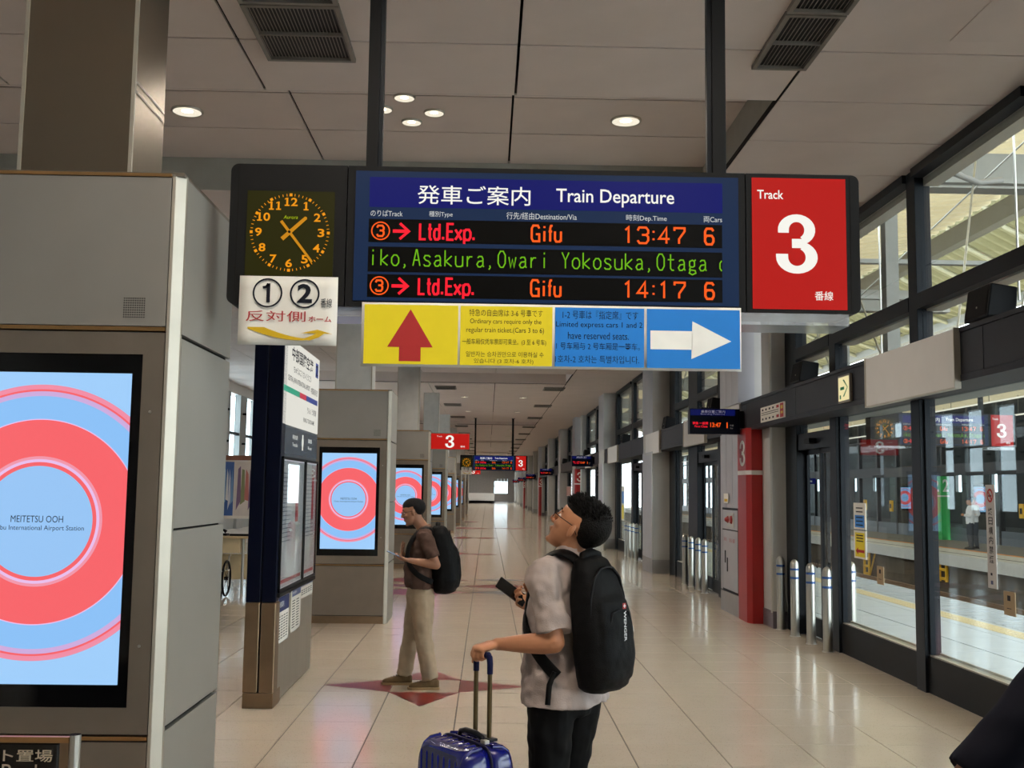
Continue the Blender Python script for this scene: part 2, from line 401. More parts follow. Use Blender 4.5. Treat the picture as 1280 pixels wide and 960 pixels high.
# ------------------------------------------------------------------ the shell: floor, ceiling, walls
CZ, RZ = 4.78, 5.12                       # main ceiling, recess
XL, XR, YB, YE = -7.5, 3.98, -9.0, 150.0
T = .605
def tx(i): return -.22 + T * i
def ty(j): return 7.08 + T * j

mb = MB().box(XL - .3, XR + .2, YB, YE, -.2, -.006)
floor = single('floor', mb, M_GROUT, 'beige speckled terrazzo tile floor of the concourse', kind='structure')
def tile_mb(w, d, gx=.004, gy=.0022):
    m = MB(); b = .0015
    x0, x1, y0, y1 = gx, w - gx, gy, d - gy
    m.add([(x0, y0, -.008), (x1, y0, -.008), (x1, y1, -.008), (x0, y1, -.008), (x0 + b, y0 + b, 0), (x1 - b, y0 + b, 0), (x1 - b, y1 - b, 0), (x0 + b, y1 - b, 0)],
          [(4, 5, 6, 7), (0, 1, 5, 4), (1, 2, 6, 5), (2, 3, 7, 6), (3, 0, 4, 7)])
    return m
proto = None
I0, I1, J0, J1 = -6, 6, -2, 9
for j in range(J0, J1):
    for i in range(I0, I1 + 1):
        if tx(i) + T > XR: continue
        if proto is None:
            o = tile_mb(T, T).build('floor_tile', M_FLOOR, floor); proto = o
        else:
            o = proto.copy(); COL.objects.link(o); o.parent = floor
        o.location = (tx(i), ty(j), 0)
far = MB()
for j in range(-27, 236):
    for i in range(-13, 7):
        if J0 <= j < J1 and I0 <= i <= I1 and tx(i) + T <= XR: continue
        x, y = tx(i), ty(j)
        if x < XL - T or y > YE: continue
        w = min(T, XR + .02 - x)
        if w < .05: continue
        t = tile_mb(w, T)
        far.add([v + Vector((x, y, 0)) for v in t.v], t.f)
far.build('tile_field', M_FLOOR, floor, kind='stuff')
def inlay(pts, m, nm='floor_inlay', lab=None):
    f = Face((0, 0, 0), (1, 0, 0), (0, 1, 0))
    return MB().prism(pts, f, -.003, .0012).build(nm, m, floor, lab)
cx0, cx1, cy0, cy1 = tx(-1), tx(0), ty(4), ty(5)
for pts in ([(cx0, cy0), ((cx0 + cx1) / 2, cy0 - .61), (cx1, cy0)], [(cx1, cy0), (cx1 + .6, (cy0 + cy1) / 2), (cx1, cy1)],
            [(cx1, cy1), ((cx0 + cx1) / 2, cy1 + .61), (cx0, cy1)], [(cx0, cy1), (cx0 - .6, (cy0 + cy1) / 2), (cx0, cy0)]):
    inlay(pts, M_RED_INLAY, lab='dark red triangular floor inlay')
def dia(cx, cy, a, b, m, lab): inlay([(cx - a, cy), (cx, cy - b), (cx + a, cy), (cx, cy + b)], m, lab=lab)
R_, G_ = ('dark red diamond floor inlay', 'grey diamond floor inlay')
for cx, cy, a, b, m in ((.27, 19.75, .78, .42, M_RED_INLAY), (.27, 21.15, .55, .3, M_GREY_INLAY), (.27, 18.6, .55, .3, M_GREY_INLAY), (-1.25, 21.0, .9, .75, M_RED_INLAY),
                        (-1.15, 18.55, .85, .75, M_RED_INLAY), (-1.9, 19.75, .6, .4, M_RED_INLAY), (-.85, 29.6, .42, .75, M_RED_INLAY), (-.1, 29.4, .4, .35, M_RED_INLAY),
                        (-.9, 39.3, .42, .9, M_RED_INLAY), (.0, 39.2, .42, .6, M_RED_INLAY), (-.9, 49.1, 1.1, 1.3, M_RED_INLAY), (1.2, 49.1, 1.1, .6, M_RED_INLAY), (-.9, 58.9, .5, 1.2, M_RED_INLAY)):
    dia(cx, cy, a, b, m, R_ if m is M_RED_INLAY else G_)

# ceiling: dark backing with separate panels hung under it; shallow recesses every 19.54 m
cb = MB().box(XL - .3, XR + .3, YB, YE, CZ + .5, CZ + .6)
ceiling = single('ceiling', cb, M_GAP, 'warm grey panelled metal ceiling with dark joints', kind='structure')
PX = [XL, -5.65, -3.7, -1.75, .17, 2.2, XR]
PY0, PD = 7.07 - .945 * 17, .945
RECESS = [(8.015 + 19.54 * k, 10.85 + 19.54 * k) for k in range(-1, 8)]
def in_recess(y): return any(a - .3 < y < b - .3 for a, b in RECESS)
def pan_mb(w, d):
    g = .010
    return MB().box(g, w - g, g, d - g, 0, .02)
far = MB(); protos = {}
j = 0
while True:
    y = PY0 + PD * j; j += 1
    if y > YE: break
    for k in range(6):
        x0, x1 = PX[k], PX[k + 1]; rec = in_recess(y) and 0 < k < 5
        z = RZ if rec else CZ
        if 5.0 < y < 19.0 and k > 0:
            if k not in protos:
                protos[k] = pan_mb(x1 - x0, PD).build('ceiling_panel', M_CEIL, ceiling); o = protos[k]
            else:
                o = protos[k].copy(); COL.objects.link(o); o.parent = ceiling
            o.location = (x0, y, z)
        else:
            g = .010
            far.box(x0 + g, x1 - g, y + g, y + PD - g, z, z + .02)
far.build('panel_field', M_CEIL, ceiling, kind='stuff')
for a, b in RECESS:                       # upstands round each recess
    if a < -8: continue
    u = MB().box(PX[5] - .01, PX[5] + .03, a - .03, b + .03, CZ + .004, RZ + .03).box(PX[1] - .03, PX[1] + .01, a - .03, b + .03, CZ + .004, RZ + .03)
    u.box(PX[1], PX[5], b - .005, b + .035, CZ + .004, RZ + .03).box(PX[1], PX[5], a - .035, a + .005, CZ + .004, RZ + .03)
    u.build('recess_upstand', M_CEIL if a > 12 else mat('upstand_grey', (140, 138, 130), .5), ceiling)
MB().box(PX[5] - .012, PX[5] + .004, YB, YE, CZ - .004, CZ + .03).build('edge_joint', M_GAP, ceiling)
for x, y in ((-2.3, 10.4), (1.75, 10.4)):  # hatch outlines in the ceiling
    pass
MB().box(3.05, 3.95, 5.2, 6.85, CZ - .004, CZ + .01).build('access_hatch', M_CEIL, ceiling)

ORD = 'first second third fourth fifth sixth seventh eighth ninth tenth eleventh twelfth thirteenth fourteenth fifteenth sixteenth seventeenth eighteenth nineteenth twentieth twenty-first twenty-second twenty-third twenty-fourth'.split()
# vents
def vent(x, y, w=.56):
    r = root('ceiling_vent', (x, y, CZ), 'black louvred air vent in the ceiling', 'vent', 'ceiling air vents')
    l = .82
    MB().box(x - w / 2 - .03, x + w / 2 + .03, y - l / 2 - .03, y + l / 2 + .03, CZ - .004, CZ + .02).build('backing', M_DARKER, r)
    f = MB()
    for a, b, c, d in ((-w / 2 - .03, -w / 2, -l / 2 - .03, l / 2 + .03), (w / 2, w / 2 + .03, -l / 2 - .03, l / 2 + .03), (-w / 2, w / 2, -l / 2 - .03, -l / 2), (-w / 2, w / 2, l / 2, l / 2 + .03), (-w / 2, w / 2, -.008, .008)):
        f.box(x + a, x + b, y + c, y + d, CZ - .03, CZ - .004)
    f.build('frame', mat('vent_frame', (104, 98, 90), .5), r)
    s = MB(); n = 24 if w > .5 else 12
    for i in range(n):
        q = x - w / 2 + w * (i + .5) / n
        s.box(q - .002, q + .002, y - l / 2, y + l / 2, CZ - .012, CZ - .006)
    s.build('louvre', mat('louvre_grey', (120, 112, 102), .5), r, kind='stuff')
    return r
v0 = vent(-1.29, 6.93)
v0['label'] = 'left near ceiling vent above the clock, larger unit below the dark divider'
VENTS = [(-1.29, 6.03, 'left near ceiling vent cut by the top of the picture')]
v1 = vent(2.03, 6.9, .33)
v1['label'] = 'near ceiling vent right of the sign posts with pale slats'
tab = {}
for c in bpy.data.objects:
    if c.parent: tab.setdefault(c.parent.name, []).append(c)
copy_tree(v1, (2.03, 6.0, CZ), 'right near ceiling vent cut by the top of the picture', table=tab)
for x, y, l in VENTS: copy_tree(v0, (x, y, CZ), l, table=tab)
for k in range(0, 13):
    for x in (-1.29, 1.94):
        for dy in (0,):
            y = 12.4 + 6.5 * k
            if in_recess(y): y += 1.2
            copy_tree(v0, (x, y, CZ), '%s black vent from the viewer in the %s row of the far ceiling' % (ORD[k], 'left' if x < 0 else 'right'), table=tab)['group'] = 'far ceiling vents, %s row' % ('left' if x < 0 else 'right')

# downlights: a recessed reflector cup with a lamp that gives the light
def downlight(x, y, z, r, label, group=None, power=1.0, lamp=True):
    t = root('downlight', (x, y, z), label, 'ceiling light', group)
    D = lambda q, h: ((x, y, z - h), r * q, r * q, (1, 0, 0), (0, 1, 0))
    MB().loft([D(1.0, .016), D(1.08, .02), D(1.14, .014), D(1.14, 0)], 28, caps=False).build('rim', M_TRIM, t)
    MB().loft([D(1.0, .016), D(.8, .010), D(.45, .006), D(.3, .005)], 28, caps=False).build('reflector', mat('reflector', (250, 240, 218), .25, .2, emit=.95), t)  # reflector given its own glow, as if lit by the lamp
    MB().disc(Face((x, y, z - .0055), (1, 0, 0), (0, -1, 0)), 0, 0, r * .42).build('lamp', E_LAMP, t)
    if lamp:
        ld = bpy.data.lights.new('downlight_beam', 'AREA'); ld.shape = 'DISK'; ld.size = r * 1.6; ld.energy = LAMP * power; ld.color = (1, .88, .75); ld.spread = math.radians(150)
        lo = bpy.data.objects.new('downlight_beam', ld); COL.objects.link(lo); lo.parent = t; lo.location = (0, 0, -.024)
    return t
CUT = lambda *a: None
for (x, y, l) in ((-.77, 9.0, 'front lamp of the four-lamp downlight cluster'), (-.99, 9.3, 'downlight of the four-lamp cluster half behind the sign post'), (-.53, 9.36, 'right lamp of the four-lamp downlight cluster'), (-.75, 9.62, 'rear lamp of the four-lamp downlight cluster')):
    downlight(x, y, RZ, .085, l, 'downlight cluster', .35)
downlight(1.21, 9.47, RZ, .125, 'single round downlight to the right of the cluster')
downlight(-2.76, 9.45, RZ, .125, 'bright round downlight beside the steel column')
downlight(-4.6, 9.45, RZ, .125, 'dim downlight at the far left of the ceiling')
for k in range(-2, 21):
    y = 15.6 + 6.5 * k
    if abs(y - 9.1) < .6: continue
    z = RZ if in_recess(y) else CZ
    for x in (-.8, 1.12):
        downlight(x, y, z, .12, '%s round downlight from the viewer in the %s row down the concourse' % (ORD[k + 2], 'left' if x < 0 else 'right'), 'concourse downlights, %s row' % ('left' if x < 0 else 'right'), 1.3)
    for x in (-3.6, -5.0):
        if k % 2 == 0 and k > 0: downlight(x, y, z, .12, '%s round downlight from the viewer, %s row beyond the kiosks' % (ORD[k // 2], 'inner' if x > -4 else 'outer'), 'downlights left of the kiosks', .4)

# end wall, unseen back wall added to keep sky light out
ew = MB()
for i in range(26):
    x = XL - .3 + i * .46; ew.box(x + .01, x + .45, YE, YE + .2, 2.9 if 0.6 < x < 2.7 else 0, 6.6)
ew.box(XL - .3, XR + .5, YE + .12, YE + .3, 3.3, 6.6).box(XL - .3, .9, YE + .12, YE + .3, 0, 3.3).box(.9, XR + .5, YE + .12, YE + .3, 0, 1.25).box(2.9, XR + .5, YE + .12, YE + .3, 1.2, 3.3)
single('wall_back', MB().box(XL - .3, 4.2, YB - .2, YB, 0, 5.4), M_KIOSK, 'plain grey wall added behind the viewer to keep sky light out', kind='structure')
single('wall_far', ew, mat('ribbed_cladding', (150, 150, 148), .5), 'ribbed grey end wall of the concourse', kind='structure')
rp = MB().prism([(XL, 0), (.9, 0), (.9, .35), (XL, .35)], Face((0, YE - 12, 0)), -.1, 0)
rp.box(XL, .9, YE - 12, YE - 11.8, 0, 1.3)
single('trim_1', rp, M_WHITE, 'white ramp parapet at the far end of the concourse', kind='structure')
w = root('window_1', (1.9, YE, 1.3), 'bright end window of the concourse', kind='structure')
MB().box(.9, 2.9, YE + .14, YE + .16, 1.25, 3.3).build('pane', M_GLASS2, w)
MB().box(.9, 2.9, YE + .05, YE + .2, 2.2, 2.27).box(.88, .95, YE + .02, YE + .2, 1.2, 3.3).box(2.85, 2.92, YE + .02, YE + .2, 1.2, 3.3).build('frame', M_FRAME, w)

# ------------------------------------------------------------------ right wall: glazing bays, doors, piers, lintel
XG = 3.98
nwin, ndoor, npier = [1], [0], [0]
def mullion_pts(m, y0, y1, x0=3.93, x1=4.08):
    m.box(x0, x1, y0, y1, 0, 2.62); m.box(x0 + .005, x1, y0, y1, 2.62, CZ)
    return m
def bay(y0, y1, mull=True, label=None):
    """a fixed window between y0 and y1 with its mullion at y0"""
    nwin[0] += 1
    r = root('window_%d' % nwin[0], (XG, y0, 0), label or 'slate framed glazing bay with low sill panel on the platform side', kind='structure')
    mw = .2 if mull else 0
    if mull: mullion_pts(MB(), y0, y0 + mw).build('mullion', M_FRAME, r, bevel=.004)
    a = y0 + mw
    MB().box(3.96, 4.06, a, y1, 0, .32).build('sill_panel', M_DARK, r)
    MB().box(3.975, 4.08, a, y1, .32, .332).box(4.06, 4.075, a, y1, .332, .35).build('sill_rail', M_TRIM, r)
    MB().box(XG, XG + .01, a + .02, y1 - .02, .34, 2.62).build('pane', M_GLASS, r)
    f = MB().box(3.97, 4.05, a, a + .03, .34, 2.62).box(3.97, 4.05, y1 - .03, y1, .34, 2.62)
    f.build('glazing_bead', M_FRAME, r)
    u = root('window_%d' % (nwin[0] + 100), (XG, y0, 3), 'upper clerestory window above the lintel', kind='structure')
    MB().box(XG, XG + .01, a, y1, 3.03, 3.44).build('lower_pane', M_GLASS, u)
    MB().box(XG, XG + .01, a, y1, 3.6, 4.66).build('upper_pane', M_GLASS, u)
    MB().box(3.93, 4.02, a, y1, 3.46, 3.6).box(3.9, 4.02, a, y1, 4.7, CZ).build('transom', M_FRAME, u)
    MB().box(4.02, 4.16, a, y1, 3.44, 3.56).box(4.02, 4.16, a, y1, 4.62, 4.7).build('outer_rail', M_TRIM, u)
    return r
def door(y0, y1):
    ndoor[0] += 1
    r = root('door_%d' % ndoor[0], (XG, y0, 0), 'automatic glass sliding door to the platform', kind='structure')
    d = y1 - y0; ym = y0 + d * .42
    MB().box(3.95, 4.1, y0, y1, 2.3, 2.5).build('header', M_FRAME, r)
    for a, b, x in ((y0, ym + .06, 4.0), (ym - .06, y1, 4.045)):
        lf = MB().box(x, x + .035, a, a + .07, .02, 2.3).box(x, x + .035, b - .07, b, .02, 2.3).box(x, x + .035, a, b, .02, .24).box(x, x + .035, a, b, 2.24, 2.3).build('leaf', M_FRAME, r)
        lf['_o'] = r['_o']
        MB().box(x + .012, x + .02, a + .07, b - .07, .24, 2.24).build('pane', M_GLASS, lf)
        MB().ring(Face((x - .001, (a + b) / 2, .9), (0, -1, 0), (0, 0, 1)), 0, 0, .03, .055, n=20).build('warning_mark', INK, lf)
    MB().box(XG, XG + .01, y0, y1, 2.5, 2.62).build('transom_pane', M_GLASS, r)
    MB().box(3.86, 3.95, (y0 + y1) / 2 - .1, (y0 + y1) / 2 + .1, 2.36, 2.42).build('sensor', M_DARKER, r)
    nwin[0] += 1
    u = root('window_%d' % (nwin[0] + 100), (XG, y0, 3), 'upper clerestory window above the lintel', kind='structure')
    MB().box(XG, XG + .01, y0, y1, 3.03, 3.44).box(XG, XG + .01, y0, y1, 3.6, 4.66).build('upper_pane', M_GLASS, u)
    MB().box(3.93, 4.02, y0, y1, 3.46, 3.6).box(3.9, 4.02, y0, y1, 4.7, CZ).build('transom', M_FRAME, u)
    MB().box(4.02, 4.16, y0, y1, 3.44, 3.56).box(4.02, 4.16, y0, y1, 4.62, 4.7).build('outer_rail', M_TRIM, u)
def jamb(y0, y1, nm='trim_2'):
    mullion_pts(MB(), y0, y1).build(nm, M_FRAME, None, 'slate door jamb in the glazed wall', bevel=.004, kind='structure')
PIERS = [(-2.0, -.2), (14.1, 16.4), (23.2, 24.7), (33.1, 34.6), (43.0, 45.4), (53.0, 54.4), (62.8, 64.2), (74.0, 76.4), (84, 85.5), (95, 96.5), (106, 108.4), (118, 119.5), (130, 131.5), (142, 143.5)]
REDP = {14.1, 43.0, 74.0, 106}
def pier(y0, y1):
    npier[0] += 1
    red = y0 in REDP
    r = root('trim_%d' % (npier[0] + 10), (3.75, y0, 0), 'pale grey clad pier in the glazed wall', kind='structure')
    yr = y0 + .5 if red else y0
    x0 = 3.56
    if red:
        MB().box(3.74, 4.1, y0, yr + .01, 0, .22).build('plinth', mat('plinth_plum', (96, 90, 96), .4, .3), r)
        MB().box(3.75, 4.1, y0, yr + .01, .22, CZ).build('front_panel', M_PIER_F, r)
        MB().cyl((3.745, y0 + .03, .2), (3.745, y0 + .03, 2.62), .022).cyl((3.745, y0 + .03, 3.03), (3.745, y0 + .03, CZ), .022).build('corner_rail', M_STEEL, r)
        yr += .6
    MB().box(x0, 4.1, yr, y1, 0, .3).build('plinth', mat('plinth_steel', (150, 150, 148), .35, .6), r)
    yy = yr
    for q in range(3 if y1 - yr < 1.6 else 3):
        a = yr + (y1 - yr) * q / 3; b = yr + (y1 - yr) * (q + 1) / 3
        MB().box(x0 + .004, 3.8, a + .006, b - .006, .31, 2.62).box(x0 + .004, 3.8, a + .006, b - .006, 3.03, CZ).build('cladding_panel', M_PIER, r)
    MB().box(x0 + .02, 4.1, yr + .01, y1 - .01, .3, CZ).build('core', M_PIER_F, r)
    if not red:
        MB().box(x0 + .004, 4.1, y0 - .012, y0 + .01, .3, 2.62).box(x0 + .004, 4.1, y0 - .012, y0 + .01, 3.03, CZ).build('front_panel', M_PIER_F, r)
        MB().cyl((x0 + .004, y0, .3), (x0 + .004, y0, 2.62), .02).build('corner_rail', M_STEEL, r)
    if y0 == 14.1:
        sq = MB().box(x0 - .002, x0 + .01, 15.2, 16.15, .35, 1.72)
    return r
def red_post(y0, y1, near=True):
    """chamfered red post with the track number"""
    t = root('track_post', (3.65, y0, 0), None, 'post')
    x0, x1 = 3.55, 3.86
    c = .05
    pts = [(x0, y0 + .12), (x0 + c, y0), (x1, y0), (x1, y1), (x0, y1)]
    f = Face((0, 0, 0), (1, 0, 0), (0, 1, 0))
    MB().prism(pts, f, 0, 2.0).build('lower_post', M_RED, t)
    MB().prism([(a - .002 if a < 3.7 else a, b) for a, b in pts], f, 2.0, 2.06).build('white_band', M_WHITE, t)
    MB().prism(pts, f, 2.06, 2.64).build('upper_post', M_RED, t)
    g = Face((x0, 0, 0), (0, -1, 0), (0, 0, 1))
    if near:
        MB().three(g, -(y1 - .12), -(y0 + .16), 2.12, 2.48, .002).build('number', INK_W, t)
        t['label'] = 'red post with a white band and 3, beside the fire hydrant cabinet'
    else:
        h = Face((0, y0, 0), (1, 0, 0), (0, 0, 1))
        MB().three(h, x0 + .06, x1 - .03, 2.12, 2.5, .002).build('number', INK_W, t)
        t['label'] = 'distant red post with white 3 %s' % ({43.0: 'just above the travellers head', 74.0: 'nearer the end of the concourse', 106: 'farthest down the concourse'}[y0 - .5])
    return t
prev = YB
for a, b in PIERS:
    pier(a, b)
    if a in REDP: red_post(a + .5, a + 1.1, a < 20)
# bays in front of the first red pier
ys = [y for y in (-.2 + 2.35 * i for i in range(0, 4))]
for y in (-8.9, -6.6, -4.3): bay(y, y + 2.3)
bay(-.2, 2.4); bay(2.4, 5.0); bay(5.0, 7.4)
bay(7.4, 9.68, label='nearest full glazing bay, with the no smoking strip on its pane')
bay(9.68, 12.04, label='second glazing bay, with blue and yellow notices on its pane')
jamb(12.04, 12.26); door(12.26, 13.6); jamb(13.6, 14.12)
def between(a, b):
    """jamb, door, wide mullion, window, jamb between two piers"""
    L = b - a
    jamb(a, a + .45); 
    if L > 8: 
        bay(a + .45, a + 2.0, False); jamb(a + 2.0, a + 2.4); door(a + 2.4, a + 4.3); jamb(a + 4.3, a + 4.7); bay(a + 4.7, b - .5, False)
    else:
        jamb(a + .45, a + 1.9); door(a + 1.9, a + 3.7); jamb(a + 3.7, a + 4.6); bay(a + 4.6, b - .7, False)
    jamb(b - (.5 if L > 8 else .7), b)
for (a, b), (c, d) in zip(PIERS[1:-1], PIERS[2:]): between(b, c)
single('wall_right', MB().box(3.9, 4.12, -4.3 + 2.3, -2.0, 0, CZ).box(3.9, 4.12, 143.5, YE, 0, CZ).box(3.85, 4.25, YB, YE, CZ + .02, CZ + .6), M_PIER, 'grey head of the glazed wall above the ceiling line', kind='structure')

# lintel band
lt = root('trim_3', (3.6, 7, 2.6), 'slate grey lintel band running along the glazed wall', kind='structure')
MB().box(3.66, 4.0, YB, YE, 2.66, 3.0).build('core', M_GAP, lt)
MB().box(3.6, 4.05, YB, YE, 3.0, 3.035).build('upper_ledge', M_BEAM, lt)
MB().box(3.6, 4.05, YB, YE, 2.62, 2.67).build('lower_flange', M_BEAM, lt)
y = -8.9
pj = [7.7 - 2.35 * i for i in range(7, 0, -1)] + [7.7, 10.1, 12.5, 14.9, 17.3, 19.7, 22.1, 24.5, 26.9, 29.3, 31.7, 34.1, 38.9, 43.7, 50, 58, 68, 80, 95, 115, 149]
for a, b in zip(pj[:-1], pj[1:]): MB().box(3.61, 3.67, a + .006, b - .006, 2.675, 2.995).build('lintel_panel', M_BEAM, lt)
FR = Face((3.6, 0, 0), (0, -1, 0), (0, 0, 1))      # the face of the lintel, read from the concourse
WP = [(8.08, 10.02, 'large blank white board on the lintel, nearest'), (17.6, 19.5, 'blank white board on the lintel behind the boarding position sign'), (22.3, 24.3, 'blank white board on the lintel just beyond the boarding position sign'),
      (29.6, 31.9, 'small distant white board on the lintel above the blue and yellow notice'), (37.5, 39.3, 'distant white board on the lintel next to the second boarding sign')]
for a, b, l in WP:
    t = root('blank_board', (3.58, a, 2.58), l, 'board')
    MB().box(3.565, 3.6, a, b, 2.575, 3.03).build('face', M_WHITE, t, bevel=.003)
    MB().box(3.555, 3.605, a - .012, a, 2.565, 3.035).box(3.555, 3.605, a, b, 2.565, 2.577).box(3.555, 3.605, b, b + .012, 2.565, 3.035).build('edge_trim', M_TRIM, t)
# exit sign and route chart on the lintel
t = root('exit_arrow_sign', (3.6, 10.55, 2.7), 'small lit cream sign with green arrow on the lintel', 'sign')
MB().box(3.575, 3.6, 10.5, 10.86, 2.67, 2.95).build('housing', M_KFRAME, t)
f = Face((3.574, 0, 0), (0, -1, 0), (0, 0, 1))
m = MB().rect(f, -10.84, -10.52, 2.69, 2.93, .001).mat(1)
m.flat(f, [(-10.78, 2.80), (-10.66, 2.80), (-10.66, 2.83), (-10.78, 2.83)], .002)
m.flat(f, [(-10.70, 2.9), (-10.57, 2.815), (-10.70, 2.73), (-10.66, 2.73), (-10.62, 2.76), (-10.55, 2.815), (-10.62, 2.87), (-10.66, 2.9)], .003).rect(f, -10.8, -10.76, 2.71, 2.75, .002)
m.build('face', [em('exit_cream', (240, 226, 170), .9), INK_G], t)
t = root('route_chart', (3.6, 13.5, 2.65), 'small white and red train stop chart on the lintel', 'sign')
m = MB().box(3.598, 3.61, 12.93, 14.08, 2.675, 2.87)
f = Face((3.597, 0, 0), (0, -1, 0), (0, 0, 1))
m.mat(1)
for k in range(4):
    m.rect(f, -14.0 + .17 * k, -13.93 + .17 * k, 2.82, 2.845).rect(f, -14.0 + .17 * k, -13.93 + .17 * k, 2.7, 2.725)
for z in (2.765, 2.79): m.rect(f, -14.03, -13.2, z, z + .008)
m.mat(2).rect(f, -13.3, -13.18, 2.815, 2.85).rect(f, -13.3, -13.18, 2.695, 2.73).rect(f, -13.13, -12.97, 2.685, 2.86)
m.mat(3).rect(f, -13.1, -13.0, 2.79, 2.83, .002).rect(f, -13.1, -13.0, 2.73, 2.76, .002)
m.build('chart', [M_PAPER, INK, INK_R, INK_YD], t)
# loudspeakers on the ledge
def speaker(y, l):
    t = root('loudspeaker', (3.72, y, 3.03), l, 'loudspeaker', 'black loudspeakers along the lintel ledge')
    MB().loft([((3.72, y - .26, 3.17), .12, .115, (1, 0, .25), (-.25, 0, 1)), ((3.72, y + .26, 3.17), .12, .115, (1, 0, .25), (-.25, 0, 1))], 4, smooth=False).build('cabinet', M_DARK, t, bevel=.01) if False else None
    f = Face((3.62, y, 3.05), (0, 1, 0), (0, 0, 1))
    pts = [(3.60, 3.05), (3.82, 3.05), (3.84, 3.27), (3.64, 3.30)]
    g = Face((0, y - .19, 0), (1, 0, 0), (0, 0, 1))
    MB().prism(pts, g, -.38, 0).build('cabinet', M_DARKER, t, bevel=.012)
    MB().add([(3.597, y - .17, 3.07), (3.597, y + .17, 3.07), (3.632, y + .17, 3.285), (3.632, y - .17, 3.285)], [(0, 3, 2, 1)]).build('grille', mat('speaker_grille', (18, 18, 19), .8, bump=(300, .5)), t)
    MB().box(3.68, 3.76, y - .03, y + .03, 3.03, 3.06).cyl((3.61, y - .02, 3.14), (3.605, y - .02, 3.14), .008).build('bracket', M_TRIM, t)
SPK = [(7.8, 'nearest black loudspeaker, above the right end of the white board'), (12.5, 'black loudspeaker over the exit arrow sign'), (17.5, 'black loudspeaker directly behind the boarding position sign'), (22.0, 'black loudspeaker over the white board beyond the boarding sign')]
for y, l in SPK: speaker(y, l)
for k, y in enumerate((29, 34, 40.5, 46, 52, 58, 64)): speaker(y, '%s small black loudspeaker on the lintel ledge counting from the viewer' % ORD[k + 4])

# notices on the panes
t = root('no_smoking_strip', (3.97, 8.43, 1.1), 'tall grey no smoking strip stuck on the nearest pane', 'sign')
f = Face((3.972, 0, 0), (0, -1, 0), (0, 0, 1))
m = MB().box(3.972, 3.978, 8.36, 8.51, 1.03, 1.84).mat(1)
m.ring(f, -8.435, 1.755, .035, .05, .001, 28, 1.1).flat(f, [(-8.47, 1.785), (-8.46, 1.795), (-8.40, 1.725), (-8.41, 1.715)], .002).mat(2)
m.rect(f, -8.46, -8.41, 1.745, 1.76, .0015)
for k, ch in enumerate('終日構内禁煙'): m.text(f, ch, -8.47, -8.40, 1.6 - .075 * k, 1.66 - .075 * k, .0015, .01)
m.rect(f, -8.46, -8.43, 1.13, 1.15).mat(3).rect(f, -8.46, -8.42, 1.06, 1.09)
m.build('strip', [mat('sticker_grey', (176, 172, 168), .5), INK_R, INK, INK_N], t)
def brown(y, z, l):
    t = root('brown_notice', (3.97, y, z), l, 'notice')
    f = Face((3.972, 0, 0), (0, -1, 0), (0, 0, 1))
    MB().box(3.972, 3.978, y - .09, y + .09, z, z + .18).mat(1).rect(f, -y - .03, -y + .02, z + .11, z + .15).rect(f, -y - .04, -y + .03, z + .05, z + .055).build('paper', [mat('kraft', (150, 128, 96), .6), INK], t)
brown(8.17, .85, 'small brown notice low on the nearest pane'); brown(10.86, .85, 'small brown notice low on the second pane, beside the stickers')
t = root('car_notice', (3.97, 11.45, 1.05), 'white notice with blue and yellow squares on the second pane', 'notice')
m = MB().box(3.972, 3.978, 11.25, 11.62, 1.38, 1.66).box(3.972, 3.978, 11.25, 11.62, 1.07, 1.365)
m.mat(1).rect(f, -11.58, -11.29, 1.4, 1.53)
m.mat(2).rect(f, -11.58, -11.29, 1.09, 1.345)
m.mat(3).flat(f, [(-11.56, 1.15), (-11.49, 1.19), (-11.49, 1.165), (-11.3, 1.165), (-11.3, 1.135), (-11.49, 1.135), (-11.49, 1.11)], .002)
m.mat(4)
for z in (1.6, 1.56, 1.5, 1.46, 1.42, 1.31, 1.28, 1.25): m.rect(f, -11.54, -11.33, z, z + .012, .002)
m.build('sheet', [M_PAPER, INK_B, INK_Y, INK_R, INK], t)
t = root('car_notice', (3.97, 31.5, 1.05), 'distant blue and yellow notice on a pane by the far bollards', 'notice')
m = MB().box(3.965, 3.97, 31.2, 31.8, .9, 1.9).mat(1).rect(Face((3.964, 0, 0), (0, -1, 0), (0, 0, 1)), -31.7, -31.25, 1.4, 1.75).mat(2).rect(Face((3.964, 0, 0), (0, -1, 0), (0, 0, 1)), -31.7, -31.25, .95, 1.35)
m.build('sheet', [M_PAPER, INK_B, INK_Y], t)
for y, l in ((50.5, 'nearer red and white striped warning strip on the far doors'), (66.5, 'farther red and white striped warning strip on the far doors')):
    m = MB().box(3.9, 3.92, y, y + 2.6, 1.5, 1.95).mat(1)
    ff = Face((3.899, 0, 0), (0, -1, 0), (0, 0, 1))
    for k in range(5): m.flat(ff, [(-y - 2.5 + .5 * k, 1.52), (-y - 2.25 + .5 * k, 1.52), (-y - 2.05 + .5 * k, 1.93), (-y - 2.3 + .5 * k, 1.93)])
    single('warning_strip', m, [M_PAPER, INK_R], l, 'warning strip')

